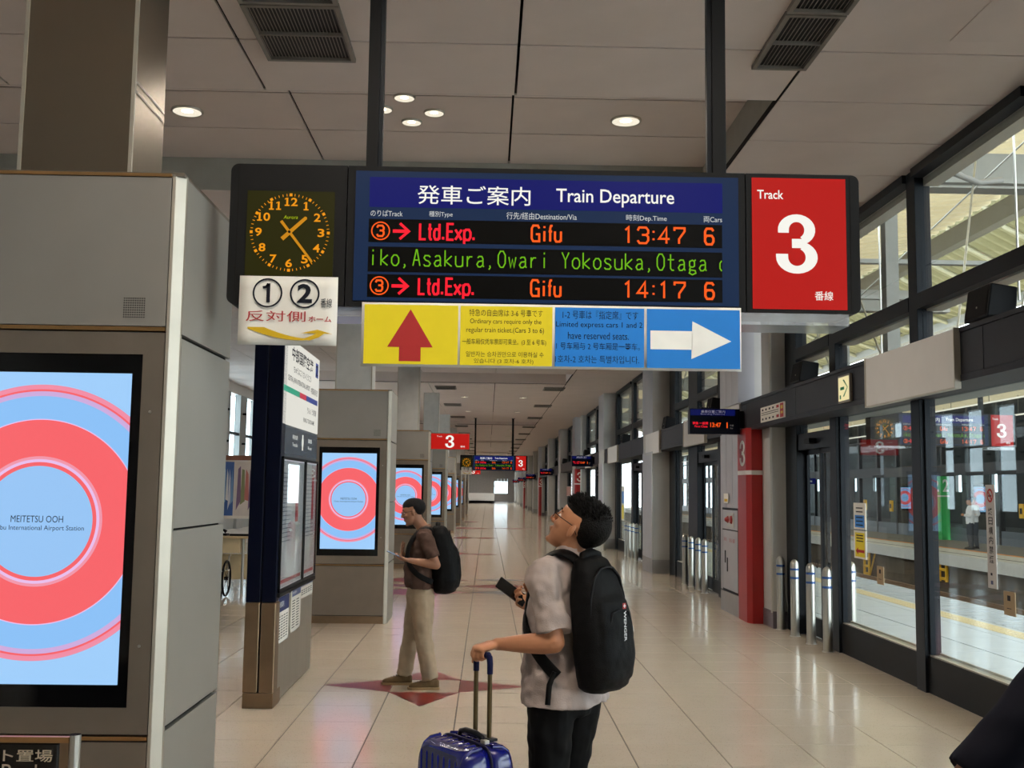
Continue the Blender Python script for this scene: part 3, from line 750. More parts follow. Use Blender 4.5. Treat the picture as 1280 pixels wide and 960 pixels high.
# bollards
def bollard(x, y, l, g='stainless bollards'):
    t = root('bollard', (x, y, 0), l, 'bollard', g)
    r = .053
    MB().lathe((x, y, 0), [(r, 0), (r, .86), (r * .93, .895), (r * .7, .92), (r * .35, .935), (.004, .94)], 20).build('tube', M_STEEL, t)
    MB().lathe((x, y, 0), [(r + .001, .70), (r + .001, .725)], 20).build('blue_band', INK_N if 0 else mat('band_blue', (40, 84, 150), .4), t)
    MB().lathe((x, y, 0), [(r + .001, .805), (r + .001, .83)], 20).build('blue_band', MATS['band_blue'], t)
    MB().lathe((x, y, 0), [(r + .012, 0), (r + .012, .006), (r, .008)], 20).build('floor_ring', M_STEEL, t)
    return t
g1 = ['leftmost of the near four bollards, beside the red post', 'second of the near four bollards from the red post', 'third of the near four bollards from the red post', 'nearest bollard, rightmost of the four before the near door']
b0 = bollard(3.82, 14.01, g1[0])
tab = {}
for c in bpy.data.objects:
    if c.parent: tab.setdefault(c.parent.name, []).append(c)
for k, y in enumerate((13.37, 12.71, 12.09)): copy_tree(b0, (3.82, y, 0), g1[k + 1], table=tab)
copy_tree(b0, (4.42, 13.05, 0), 'bollard outside on the platform, behind the near door', table=tab)['group'] = 'platform bollards'
g2 = ['nearest of the four bollards before the second door', 'second nearest of the four bollards before the second door', 'third of the four bollards before the second door', 'farthest of the four bollards before the second door']
for k, y in enumerate((18.86, 19.43, 20.09, 20.74)): copy_tree(b0, (3.81, y, 0), g2[k], table=tab)
for y, l in ((18.95, 'nearer'), (20.3, 'farther')): copy_tree(b0, (4.45, y, 0), l + ' bollard on the platform outside the second door', table=tab)['group'] = 'platform bollards'
for k, y in enumerate((27.4, 28.1, 28.8, 29.4)): copy_tree(b0, (3.8, y, 0), '%s bollard of the distant group half hidden by the second pier' % ('nearest', 'second', 'third', 'farthest')[k], table=tab)['group'] = 'bollards at the third door'
for k, y in enumerate((31.9, 32.5, 33.0, 33.5, 34.1)): copy_tree(b0, (3.45, y, 0), '%s bollard of the distant group right of the hair of the nearer man' % ('nearest', 'second', 'third', 'fourth', 'farthest')[k], table=tab)['group'] = 'bollards at the fourth door'
for y, l in ((47.2, 'nearer'), (47.9, 'farther')): copy_tree(b0, (3.7, y, 0), l + ' of two very distant bollards beside a red post', table=tab)['group'] = 'far bollards'
t = root('fire_extinguisher', (3.42, 37.5, 0), 'small red extinguisher stand on the floor behind the neck of the nearer man', 'extinguisher')
MB().lathe((3.42, 37.5, 0), [(.14, 0), (.14, .45), (.08, .55), (.03, .58)], 16).build('body', M_RED, t)
MB().tube([(3.42, 37.5, .57), (3.42, 37.5, .64), (3.36, 37.5, .66)], .015).build('handle', M_DARKER, t)
MB().disc(Face((3.42, 37.355, .28)), 0, 0, .05).build('label', INK_W, t)

# fire hydrant cabinet set in the first pier
t = root('hydrant_cabinet', (3.56, 15.2, .3), 'grey fire hydrant cabinet door with red alarm on the pier', 'cabinet')
f = Face((3.556, 0, 0), (0, -1, 0), (0, 0, 1))
MB().box(3.548, 3.566, 15.24, 16.2, .34, 1.2).build('door', M_PIER, t, bevel=.003)
MB().box(3.548, 3.566, 15.24, 16.2, 1.215, 1.5).build('upper_door', M_PIER, t, bevel=.003)
MB().box(3.552, 3.57, 15.21, 16.23, .31, 1.53).build('frame', M_DARK, t)
MB().box(3.54, 3.55, 15.45, 15.9, 1.25, 1.46).build('alarm_plate', M_PIER_F, t)
MB().lathe((0, 0, 0), [(.001, 0)], 4) if False else None
MB().cyl((3.545, 15.57, 1.36), (3.515, 15.57, 1.36), .065, .05).cyl((3.545, 15.8, 1.36), (3.49, 15.8, 1.36), .06, .02).build('alarm_lamp', M_RED, t)
m = MB()
ff = Face((3.546, 0, 0), (0, -1, 0), (0, 0, 1))
m.text(ff, '消火栓', -16.12, -15.92, 1.04, 1.1); m.text(ff, '消火器', -15.75, -15.4, 1.03, 1.09)
m.build('lettering', INK_R, t)
MB().box(3.54, 3.548, 16.0, 16.04, .72, .9).box(3.54, 3.548, 15.86, 15.9, .6, .8).build('handle', M_DARKER, t)
MB().box(3.545, 3.55, 15.8, 16.1, 1.6, 1.74).mat(1).rect(Face((3.544, 0, 0), (0, -1, 0), (0, 0, 1)), -16.05, -15.85, 1.62, 1.66).build('notice', [M_PAPER, INK_YD], t)

# hanging boarding position signs
def boarding(y, l):
    t = root('boarding_sign', (3.15, y, 2.57), l, 'sign', 'boarding position signs along the lintel')
    MB().box(2.83, 3.54, y, y + .16, 2.57, 2.925).build('housing', M_NAVY, t, bevel=.006)
    MB().box(3.53, 3.6, y + .03, y + .13, 2.66, 2.9).build('wall_bracket', M_DARKER, t)
    MB().box(3.0, 3.2, y + .04, y + .12, 2.925, 2.945).build('top_cap', M_DARKER, t)
    f = Face((0, y, 0)); m = MB()
    m.rect(f, 2.84, 3.47, 2.83, 2.915).mat(1)
    m.text(f, '乗車位置ご案内', 2.99, 3.33, 2.865, 2.905, .002, .01).text(f, 'Boarding Positions', 2.985, 3.325, 2.835, 2.86, .002)
    m.text(f, '号車', 3.395, 3.45, 2.68, 2.705, .002).text(f, 'Car', 3.4, 3.44, 2.645, 2.665, .002)
    m.mat(2).text(f, '特急 一般席', 2.87, 3.09, 2.7, 2.74, .002, .015).text(f, 'First Class', 2.9, 3.08, 2.66, 2.69, .002, .01)
    m.mat(3).text(f, '13:47', 3.12, 3.27, 2.665, 2.73, .002, .015).text(f, '1', 3.35, 3.365, 2.655, 2.735, .002)
    m.build('display', [em('sign_navy', (10, 18, 84), .8), INK_W, E_RED, E_OR], t)
    return t
s0 = boarding(15.0, 'nearest dark blue boarding position sign, showing 13:47')
tab = {}
for c in bpy.data.objects:
    if c.parent: tab.setdefault(c.parent.name, []).append(c)
for y, l in ((36.2, 'second boarding position sign, right above the head of the nearer man'), (58.5, 'third boarding position sign down the lintel'), (80, 'fourth boarding position sign down the lintel'), (101, 'fifth boarding position sign, tiny'), (122, 'farthest boarding position sign, tiny')):
    copy_tree(s0, (3.15, y, 2.57), l, table=tab)

# ------------------------------------------------------------------ advertising kiosks and the clad columns above them
def child_table():
    tb = {}
    for c in bpy.data.objects:
        if c.parent: tb.setdefault(c.parent.name, []).append(c)
    return tb
KX, KY, KP = -1.82, 4.4, 9.77
def kiosk(label):
    t = root('advertising_kiosk', (KX, KY, 0), label, 'kiosk', 'advertising kiosks in the centre row')
    X = lambda v: KX + v
    Y = lambda v: KY + v
    hw, dp = .535, .9
    MB().box(X(-hw + .02), X(hw - .02), Y(.03), Y(dp - .02), .02, 3.03).build('core', M_GAP, t)
    MB().box(X(-.484), X(.484), Y(0), Y(.03), 2.402, 3.03).build('upper_panel', M_KIOSK, t)
    for z0, z1 in ((3.032, 3.045), (2.382, 2.398), (.742, .757)): MB().box(X(-.484), X(.484), Y(-.005), Y(.03), z0, z1).build('metal_strip', M_GOLD, t)
    fr = MB()
    for a, b, c, d in ((-.484, -.398, .765, 2.375), (.398, .484, .765, 2.375), (-.398, .398, .765, .868), (-.398, .398, 2.284, 2.375)): fr.box(X(a), X(b), Y(0), Y(.03), c, d)
    fr.build('screen_surround', M_KFRAME, t)
    bz = MB()
    for a, b, c, d in ((-.398, -.357, .868, 2.284), (.357, .398, .868, 2.284), (-.357, .357, .868, .955), (-.357, .357, 2.205, 2.284)): bz.box(X(a), X(b), Y(.004), Y(.03), c, d)
    bz.build('bezel', M_BLACK, t)
    MB().box(X(-.357), X(.357), Y(.012), Y(.028), .955, 2.205).build('screen', M_AD, t)
    f = Face((KX, KY + .012, 0))
    m = MB().text(f, 'MEITETSU OOH', -.105, .105, 1.595, 1.622, .001, .0)
    m.text(f, 'Chubu International Airport Station', -.19, .19, 1.558, 1.583, .001)
    m.build('screen_lettering', em('screen_ink', (30, 40, 60), 1), t)
    MB().box(X(-.484), X(.484), Y(0), Y(.03), .105, .735).build('lower_panel', M_KFRAME, t)
    MB().box(X(-.49), X(.49), Y(.008), Y(.03), 0, .095).build('plinth', M_STEEL_D, t)
    for sgn in (-1, 1):
        g = Face((KX, KY, 0), (1, 0, 0), (0, 1, 0))
        p = [(.487, 0), (.501, 0), (.536, .035), (.536, .06), (.487, .06)]
        if sgn < 0: p = [(-a, b) for a, b in p][::-1]
        MB().prism(p, g, .0, 3.045).build('corner_trim', M_TRIM, t, bevel=.002)
        for z0, z1 in ((.0, .765), (.785, 1.565), (1.575, 2.36), (2.378, 3.035)):
            a, b = sorted((X(sgn * (hw - .02)), X(sgn * hw)))
            MB().box(a, b, Y(.065), Y(dp), z0, z1).build('side_panel', M_KIOSK_SIDE, t)
    MB().box(X(-hw + .02), X(hw - .02), Y(dp - .02), Y(dp), 0, 3.035).build('back_panel', M_KIOSK, t)
    MB().box(X(-hw), X(hw), Y(.0), Y(dp), 3.035, 3.05).build('top_cap', M_KFRAME, t)
    s = MB()
    for i in range(10):
        for k in range(9): s.disc(f, .312 + .0092 * i, 2.438 + .0098 * k, .0028, .0135, 8)
    s.build('speaker_holes', M_GAP, t, kind='stuff')
    for z in (2.048, 1.109): MB().cyl((X(.437), Y(.001), z), (X(.437), Y(-.004), z), .007, .005, 12).build('screw', M_STEEL, t)
    return t
def column(k, l):
    y0, y1 = 4.59 + KP * k, 5.02 + KP * k
    r = root('steel_column', (KX, y0, 3.05), l, kind='structure')
    x0, x1 = KX - .24, KX + .245
    zt = CZ if k not in (0,) else CZ
    MB().box(x0, x1, y0, y1, 3.05, RZ).build('cladding', M_COLUMN if k == 0 else mat('column_silver', (196, 196, 192), .4, .5), r)
    MB().box(x0 - .004, x0 + .012, y0 - .004, y1, 3.05, RZ).box(x1 - .012, x1 + .004, y0 - .004, y0 + .01, 3.05, RZ).build('corner_trim', M_TRIM, r)
    MB().box(x0 + .01, x1 + .003, y0 + .01, y1 - .01, 3.47, 3.478).box(x0 + .01, x1 + .003, y0 + .01, y1 - .01, 3.515, 3.523).build('joint_line', M_TRIM, r)
k0 = kiosk('nearest grey kiosk with a large blue and red ring screen')
tab = child_table()
KL = ['second kiosk in the row, full screen visible behind the navy totem', 'third kiosk, its screen behind the man in brown', 'fourth kiosk in the row, left of the red hanging 3 sign', 'fifth kiosk in the row', 'sixth kiosk in the row', 'seventh kiosk, a sliver far away', 'farthest kiosk, a sliver at the end of the row']
for k in range(1, 8):
    copy_tree(k0, (KX, KY + KP * k, 0), KL[k - 1], table=tab)
for k in range(0, 8): column(k, 'stainless clad column rising out of a kiosk')
for k, (y) in enumerate((53.25, 63.0)):
    copy_tree(k0, (24.6, y, 0), ('kiosk of the opposite concourse seen right of the staff', 'kiosk of the opposite concourse seen through the second pane')[k], table=tab)['group'] = 'kiosks in the opposite concourse'

# red hanging track signs on the kiosks
def side_sign(y, l):
    t = root('hanging_track_sign', (-.85, y, 2.6), l, 'sign', 'red track signs on the kiosk row')
    MB().box(-1.282, -.41, y, y + .12, 2.625, 3.0).build('housing', M_KFRAME, t)
    f = Face((0, y, 0)); m = MB().rect(f, -1.275, -.425, 2.64, 2.985).mat(1)
    m.three(f, -.96, -.76, 2.67, 2.95, .002).text(f, 'Track', -1.15, -1.03, 2.91, 2.94, .002).text(f, '番線', -.62, -.52, 2.68, 2.72, .002)
    m.build('face', [E_SIGNRED, E_WHITE], t)
    return t
side_sign(24.0, 'red hanging track 3 sign sticking out from the third kiosk')
side_sign(63.1, 'tiny red track 3 sign half behind the far departure board')

# ------------------------------------------------------------------ navy information totem
t = root('information_totem', (-1.79, 8.75, 0), 'navy information totem with timetable cases and steel base', 'totem')
TX0, TX1, TY0, TY1 = -1.92, -1.68, 8.75, 10.6
MB().box(TX0, -1.805, TY0, TY0 + .16, .83, 3.02).box(-1.795, TX1, TY0, TY0 + .16, .83, 3.02).box(TX0 + .01, TX1 - .01, TY0 + .02, TY0 + .16, .83, 3.01).build('navy_end', M_NAVY, t, bevel=.006)
MB().box(TX0 - .004, -1.805, TY0 - .004, TY0 + .16, .12, .826).box(-1.795, TX1 + .004, TY0 - .004, TY0 + .16, .12, .826).build('steel_end', M_STEEL_D, t, bevel=.008)
MB().box(TX0, TX1, TY0, TY0 + .3, 0, .118).build('plinth', M_STEEL_D, t)
MB().box(TX0 + .01, TX1 - .006, TY0 + .16, TY1, .02, .84).build('base_panel', M_STEEL, t)
MB().box(TX0 + .01, TX1 - .01, TY0 + .16, TY1, .84, 3.0).build('core', mat('totem_slate', (60, 68, 80), .35, .4), t)
SF = Face((TX1, 0, 0), (0, 1, 0), (0, 0, 1))
m = MB().box(TX1 - .012, TX1, TY0 + .03, TY1 - .02, 2.27, 3.0)
m.mat(1)
m.text(SF, '中部国際空港', TY0 + .35, TY0 + 1.45, 2.83, 2.95, .001, .02).text(SF, '2', TY0 + 1.62, TY0 + 1.74, 2.83, 2.93, .002)
m.text(SF, 'ちゅうぶこくさいくうこう', TY0 + .45, TY0 + 1.35, 2.73, 2.79, .001, .012)
m.text(SF, 'CENTRAL JAPAN INTERNATIONAL AIRPORT', TY0 + .2, TY0 + 1.3, 2.63, 2.69, .001, .012).text(SF, '中部国际机场 공항', TY0 + 1.36, TY0 + 1.75, 2.63, 2.69, .001, .01)
m.text(SF, 'りんくう常滑', TY0 + 1.2, TY0 + 1.7, 2.43, 2.49, .001, .01).text(SF, 'RINKU TOKONAME', TY0 + 1.0, TY0 + 1.6, 2.34, 2.38, .001, .01)
m.mat(2).rect(SF, TY0 + .03, TY0 + .78, 2.54, 2.59).mat(3).rect(SF, TY0 + .78, TY0 + 1.12, 2.54, 2.59).mat(4).rect(SF, TY0 + 1.12, TY0 + 1.76, 2.54, 2.59)
m.mat(4).rect(SF, TY0 + 1.6, TY0 + 1.76, 2.81, 2.95, .0005)
m.build('station_board', [em('board_white', (232, 230, 220), .85), INK, mat('band_teal', (38, 158, 128), .5), mat('band_red', (200, 40, 70), .5), mat('band_navy', (50, 70, 150), .5)], t, 'white station name board with a teal, red and blue stripe')
m = MB().box(TX1 - .012, TX1 - .001, TY0 + .05, TY1 - .02, 2.03, 2.255)
m.mat(1)
m.text(SF, '時刻表', TY0 + .5, TY0 + .75, 2.16, 2.2, .001).text(SF, 'Timetable', TY0 + .5, TY0 + .75, 2.1, 2.13, .001).text(SF, '路線図', TY0 + 1.3, TY0 + 1.5, 2.16, 2.2, .001).text(SF, 'Route', TY0 + 1.3, TY0 + 1.5, 2.1, 2.13, .001)
m.disc(SF, TY0 + 1.0, 2.15, .05, .001).rect(SF, TY0 + .97, TY0 + 1.03, 2.08, 2.22, .001)
m.build('icon_band', [mat('slate_band', (44, 56, 74), .25, .3), INK_W], t)
def case(y0, y1, kind):
    c = MB().box(TX1, TX1 + .02, y0, y0 + .022, .9, 2.0).box(TX1, TX1 + .02, y1 - .022, y1, .9, 2.0).box(TX1, TX1 + .02, y0, y1, .9, .925).box(TX1, TX1 + .02, y0, y1, 1.98, 2.0).build('poster_case', M_DARKER, t, bevel=.003)
    sub(c, t)
    m = MB().rect(SF, y0 + .02, y1 - .02, .92, 1.98, .004).mat(1)
    for z in [1.3 + .035 * k for k in range(17)]: m.rect(SF, y0 + .08, y0 + (y1 - y0) * (.42 if kind == 0 else .8), z, z + .008, .005)
    m.mat(2)
    for k in range(6): m.flat(SF, [(y0 + (y1 - y0) * (.5 + .06 * k), 1.1 + .03 * k), (y0 + (y1 - y0) * (.52 + .06 * k), 1.1 + .03 * k), (y0 + (y1 - y0) * (.56 + .05 * k), 1.9), (y0 + (y1 - y0) * (.54 + .05 * k), 1.9)], .005)
    m.mat(3).rect(SF, y0 + (y1 - y0) * .62, y0 + (y1 - y0) * .75, 1.45, 1.85, .006).rect(SF, y0 + .07, y1 - .07, .96, .99, .005)
    m.build('timetable_sheet', [mat('poster_lilac', (214, 210, 220), .5), mat('poster_grey_text', (128, 128, 150), .6), INK_W, mat('poster_red', (196, 60, 76), .6)], c)
    MB().box(TX1 + .013, TX1 + .016, y0 + .035, y1 - .035, .935, 1.965).build('case_glass', M_GLASS, c)
case(TY0 + .04, TY0 + 1.13, 0); case(TY0 + 1.15, TY1 - .02, 1)
MB().box(TX1, TX1 + .022, TY0 + .03, TY1 - .02, .865, .895).build('case_ledge', M_DARK, t)
def paper(y0, y1, z0, z1, hdr, rows, cols, nm='notice_sheet'):
    m = MB().box(TX1 - .006, TX1 + .001, y0, y1, z0, z1).mat(1)
    m.rect(SF, y0, y1, z1 - hdr, z1, .0015)
    for r in range(rows):
        for c in range(cols):
            a = y0 + .02 + (y1 - y0 - .04) * c / cols; z = z0 + .03 + (z1 - z0 - hdr - .05) * r / rows
            m.mat(2).rect(SF, a, a + (y1 - y0 - .04) / cols * .7, z, z + .008, .0015)
    m.mat(3).text(SF, '時刻案内', y0 + .03, y0 + (y1 - y0) * .5, z1 - hdr * .7, z1 - hdr * .3, .002)
    m.build(nm, [M_PAPER, INK_N if hdr > .06 else mat('band_violet', (84, 96, 140), .5), INK, INK_W], t)
paper(TY0 + .12, TY0 + .58, .48, .85, .12, 9, 4); paper(TY0 + .72, TY0 + 1.15, .50, .86, .06, 11, 2); paper(TY0 + 1.16, TY1 - .04, .74, .86, .015, 3, 5)
# the far copy of the totem at the end of the kiosks
f2 = copy_tree(t, (-1.55, 69, 0), 'tiny distant navy totem at the end of the kiosk row', table=child_table())

# ------------------------------------------------------------------ the departure board
SY = 4.75
def departure_board():
    t = root('departure_board', (.25, SY, 2.5), 'near hanging train departure board with orange clock and red track 3 panel', 'sign', 'hanging departure boards')
    sub_ = lambda o: sub(o, t)
    def rbox(x0, x1, z0, z1, rl, rr, d):
        pts = []
        def arc(cx, cz, r, a0, a1):
            if r <= 0: pts.append((cx, cz)); return
            for i in range(7):
                a = math.radians(a0 + (a1 - a0) * i / 6); pts.append((cx + r * math.cos(a), cz + r * math.sin(a)))
        arc(x0 + rl, z0 + rl, rl, 180, 270); arc(x1 - rr, z0 + rr, rr, 270, 360); arc(x1 - rr, z1 - rr, rr, 0, 90); arc(x0 + rl, z1 - rl, rl, 90, 180)
        return MB().prism(pts, Face((0, SY, 0)), -d, 0)
    rbox(-1.178, -.655, 2.56, 3.202, .035, 0, .26).build('clock_housing', M_DARK, t)
    rbox(-.65, 1.152, 2.56, 3.202, 0, 0, .26).build('display_housing', M_DARK, t)
    rbox(1.157, 1.675, 2.56, 3.202, 0, .035, .26).build('track_housing', M_DARK, t)
    # clock
    f = Face((0, SY, 0)); cx, cz = -.905, 2.888
    d = sub_(MB().box(-1.10, -.708, SY - .004, SY, 2.69, 3.078).build('clock_dial', E_CLOCKBG, t))
    g = Face((0, SY - .004, 0)); m = MB()
    for i in range(60):
        a = math.radians(6 * i); r0, r1, w = (.166, .179, .0065) if i % 5 == 0 else (.166, .177, .0015)
        sx, cs = math.sin(a), math.cos(a)
        m.flat(g, [(cx + sx * r + cs * q, cz + cs * r - sx * q) for r, q in ((r0, -w), (r0, w), (r1, w), (r1, -w))], .001)
    for n in range(1, 13):
        a = math.radians(30 * n); b = str(n); w = .018 if len(b) == 1 else .031; h = .019
        x, z = cx + .14 * math.sin(a), cz + .14 * math.cos(a)
        for q, ch in enumerate(b):
            xa = x - w + (2 * w - .030) * q if len(b) == 2 else x - w * .85
            if ch == '1': m.one(g, xa + .004, xa + .026, z - h, z + h, .0085, .001)
            else: m.text(g, ch, xa, xa + .030, z - h, z + h, .001, .02)
    m.build('dial_marks', E_AMB, d)
    MB().text(g, 'Aurora', cx - .03, cx + .033, cz + .062, cz + .078, .001, 0, .2).build('maker_name', em('maker_yellow', (170, 190, 20), .9), d)
    def hand(ang, ln, tail, w, dd, nm):
        a = math.radians(ang); sx, cs = math.sin(a), math.cos(a)
        MB().prism([(cx + sx * r + cs * q, cz + cs * r - sx * q) for r, q in ((-tail, w), (-tail, -w), (ln, -w * .8), (ln + w * .5, 0), (ln, w * .8))][::-1], g, dd, dd + .003).build(nm, em('hand_amber', (206, 138, 24), .9), d)
    hand(46.8, .098, .046, .009, .004, 'hour_hand'); hand(142.3, .168, .063, .0065, .008, 'minute_hand')
    MB().cyl((cx, SY - .004, cz), (cx, SY - .02, cz), .006).build('hand_pin', M_DARK, d)
    # display
    p = sub_(MB().box(-.615, 1.12, SY - .006, SY, 2.585, 3.178).build('display_face', E_SLATE, t))
    g = Face((0, SY - .006, 0))
    m = MB().rect(g, -.552, 1.047, 3.012, 3.15, .001).mat(1)
    m.text(g, '発車ご案内', -.336, .174, 3.029, 3.117, .002, .004).text(g, 'Train Departure', .291, .827, 3.030, 3.112, .002, .008)
    m.build('title_strip', [E_TITLE, E_WHITE], p)
    for b, x0, x1, z0, z1 in (('のりばTrack', -.545, -.401, 2.969, 2.998), ('種別Type', -.282, -.176, 2.968, 2.997), ('行先/経由Destination/Via', .067, .385, 2.966, 2.999), ('時刻Dep.Time', .609, .793, 2.965, 2.998), ('両Cars', .961, 1.045, 2.968, 2.996)):
        MB().text(g, b, x0, x1, z0, z1, .001, .0).build('column_heading', em('heading_white', (214, 216, 214), .85), p)
    for z0, z1 in ((2.85, 2.957), (2.715, 2.83), (2.6, 2.704)):
        MB().box(-.552, 1.045, SY - .0075, SY - .006, z0, z1).build('led_row', mat('led_black', (10, 9, 8), .3), p)
    g = Face((0, SY - .0075, 0))
    for k, (zc, tm) in enumerate(((2.902, '13:47'), (2.652, '14:17'))):
        dz = zc - 2.902
        zl, zh = 2.867 + dz, 2.939 + dz
        MB().ring(g, -.498, zc, .037, .0425, .001, 32).led(g, [('3', -.514, -.484)], zc - .024, zc + .024, .0085).build('led_track_number', E_OR, p)
        MB().strip(g, [(-.443, zc), (-.38, zc)], .015).strip(g, [(-.412, zc + .036), (-.372, zc), (-.412, zc - .036)], .012).build('led_arrow', E_RED, p)
        MB().led(g, [('L', -.321, -.295), ('t', -.285, -.265), ('d', -.257, -.234), ('.', -.221, -.213), ('E', -.198, -.170), ('x', -.162, -.134), ('p', -.122, -.094), ('.', -.086, -.074)], zl, zh, .0105).build('led_train_type', E_RED, p)
        MB().led(g, [('G', .182, .216), ('i', .229, .249), ('f', .258, .279), ('u', .287, .314)], zl, zh, .0095).build('led_destination', E_OR, p)
        MB().led(g, [(tm[0], .588, .646), (tm[1], .661, .709), (':', .727, .739), (tm[3], .758 - (.008 if tm[3] == '1' else 0), .806), (tm[4], .828, .874)], zl, zh, .0095).build('led_time', E_OR, p)
        MB().led(g, [('6', .967, 1.005)], zl, zh, .0105).build('led_car_count', E_OR, p)
    gt = 'iko,Asakura,Owari Yokosuka,Otaga'
    MB().led(g, [(ch, -.549 + .0478 * i + (.008 if i else .0), -.549 + .0478 * i + .0395) for i, ch in enumerate(gt) if ch != ' '], 2.745, 2.818, .0058).strip(g, [(1.042, 2.745), (1.034, 2.757), (1.034, 2.78), (1.042, 2.792)], .0058).build('led_text', E_GREEN, p, 'green scrolling led text')
    # track panel
    q = sub_(MB().box(1.183, 1.612, SY - .004, SY, 2.577, 3.182).build('track_face', E_SIGNRED, t))
    g = Face((0, SY - .004, 0))
    m = MB().three(g, 1.290, 1.480, 2.740, 3.014, .001).text(g, 'Track', 1.207, 1.327, 3.083, 3.125, .001, .012).text(g, '番線', 1.464, 1.548, 2.619, 2.661, .001, .004)
    m.build('track_lettering', E_WHITE, q)
    MB().box(1.632, 1.634, SY - .002, SY, 2.575, 3.19).box(-1.143, -1.141, SY - .002, SY, 2.575, 3.19).build('seam', M_GAP, t)
    # under-tray and posts
    MB().box(1.1, 1.62, SY + .0, SY + .24, 2.505, 2.558).build('under_tray', M_ACRYL, t)
    MB().box(-1.1, -.5, SY + .02, SY + .24, 2.515, 2.558).build('under_tray', M_ACRYL, t)
    for x0, x1 in ((-.585, -.53), (1.025, 1.09)):
        MB().box(x0, x1, SY + .1, SY + .16, 3.202, CZ).build('post', M_DARK, t, bevel=.003)
        MB().box(x1 if x0 < 0 else x0 - .022, x1 + .018 if x0 < 0 else x0, SY + .11, SY + .15, 3.202, CZ).build('post_rail', M_FRAME, t)
        MB().box(x0 - .04, x1 + .04, SY + .06, SY + .2, CZ - .012, CZ).build('ceiling_plate', M_DARK, t)
    return t
D0 = departure_board()
tabD = child_table()
# paper notice for the opposite platform, taped under the clock
def opposite_notice():
    t = root('opposite_platform_notice', (-.9, SY - .02, 2.38), 'white paper notice reading 1 2 with a yellow turning arrow below the clock', 'notice', 'opposite platform notices')
    m = MB()
    vs = []
    nx, nz = 8, 6
    for j in range(nz + 1):
        for i in range(nx + 1):
            x = -1.118 + .437 * i / nx; z = 2.376 + .31 * j / nz
            vs.append((x, SY - .012 - .004 * math.sin(i * 1.1 + j * .7) * (1 - j / nz), z))
    m.add(vs, [(j * (nx + 1) + i, j * (nx + 1) + i + 1, (j + 1) * (nx + 1) + i + 1, (j + 1) * (nx + 1) + i) for j in range(nz) for i in range(nx)], True)
    s = m.build('sheet', M_PAPER, t); sub(s, t)
    md = s.modifiers.new('thick', 'SOLIDIFY'); md.thickness = .001
    g = Face((0, SY - .0175, 0)); m = MB()
    m.ring(g, -.992, 2.609, .0585, .066, .001, 40).ring(g, -.827, 2.608, .0585, .066, .001, 40)
    m.strip(g, [(-1.014, 2.633), (-.998, 2.636), (-.9885, 2.6505)], .012).rect(g, -.9965, -.9805, 2.566, 2.652).text(g, '2', -.860, -.794, 2.566, 2.652, .001, .03).text(g, '番線', -.755, -.705, 2.546, 2.588, .001, .0)
    m.mat(1).text(g, '反対側', -1.084, -.820, 2.481, 2.529, .001, .0).text(g, 'ホーム', -.807, -.705, 2.481, 2.507, .001, .015)
    m.mat(2)
    # crescent arrow
    up, lo = [], []
    for i in range(13):
        s_ = i / 12; x = -1.075 + .29 * s_
        zl = 2.455 - .055 * math.sin(math.pi * (.03 + .6 * s_)) - .002
        zu = 2.455 if s_ < .26 else 2.455 - .05 * math.sin(math.pi * min(1, (s_ - .26) * 1.02 + .02) * .66)
        lo.append((x, zl)); up.append((x, max(zu, zl + .003)))
    for i in range(12): m.flat(g, [lo[i], lo[i + 1], up[i + 1], up[i]], .001)
    m.flat(g, [(-.8, 2.398), (-.76, 2.412), (-.735, 2.43), (-.755, 2.438), (-.79, 2.42), (-.83, 2.404)], .0012)
    m.flat(g, [(-.84, 2.43), (-.765, 2.447), (-.70, 2.428), (-.735, 2.43), (-.81, 2.43)], .0014)
    m.build('print', [INK, INK_R, INK_YD], s)
    return t
N0 = opposite_notice()
# car guidance strip
t = root('car_guidance_strip', (.28, SY - .02, 2.29), 'yellow and blue paper strip with arrows under the departure board', 'sign')
m = MB(); vs = []; n = 16
xs = [-.572 + 1.70 * i / n for i in range(n + 1)]
for z in (2.288, 2.576):
    for x in xs: vs.append((x, SY - .012 - .006 * math.sin((x + .57) * 2.2), z + (.002 if x > 1 else 0)))
m.add(vs, [(i, i + 1, n + 2 + i, n + 1 + i) for i in range(n)], True)
s = m.build('backing_sheet', M_PAPER, t); sub(s, t)
s.modifiers.new('thick', 'SOLIDIFY').thickness = .0015
g = Face((0, SY - .021, 0))
for x0, x1, a in ((-.559, -.142, 0), (-.132, .278, 0), (.290, .689, 1), (.701, 1.119, 1)):
    MB().rect(g, x0, x1, 2.299, 2.565, 0).build('paper_panel', INK_B if a else INK_Y, t, 'blue panel' if a else 'yellow panel')
m = MB().flat(g, [(-.354, 2.545), (-.455, 2.375), (-.402, 2.375), (-.402, 2.312), (-.306, 2.312), (-.306, 2.375), (-.259, 2.375)][::1], .001)
m = MB().flat(g, [(-.455, 2.375), (-.253, 2.375), (-.354, 2.545)], .001).rect(g, -.402, -.306, 2.312, 2.376, .001)
m.build('red_arrow', INK_R, t)
m = MB().rect(g, .717, .905, 2.383, 2.467, .001).flat(g, [(.9, 2.341), (1.08, 2.423), (.905, 2.512)], .001)
m.build('white_arrow', INK_W, t)
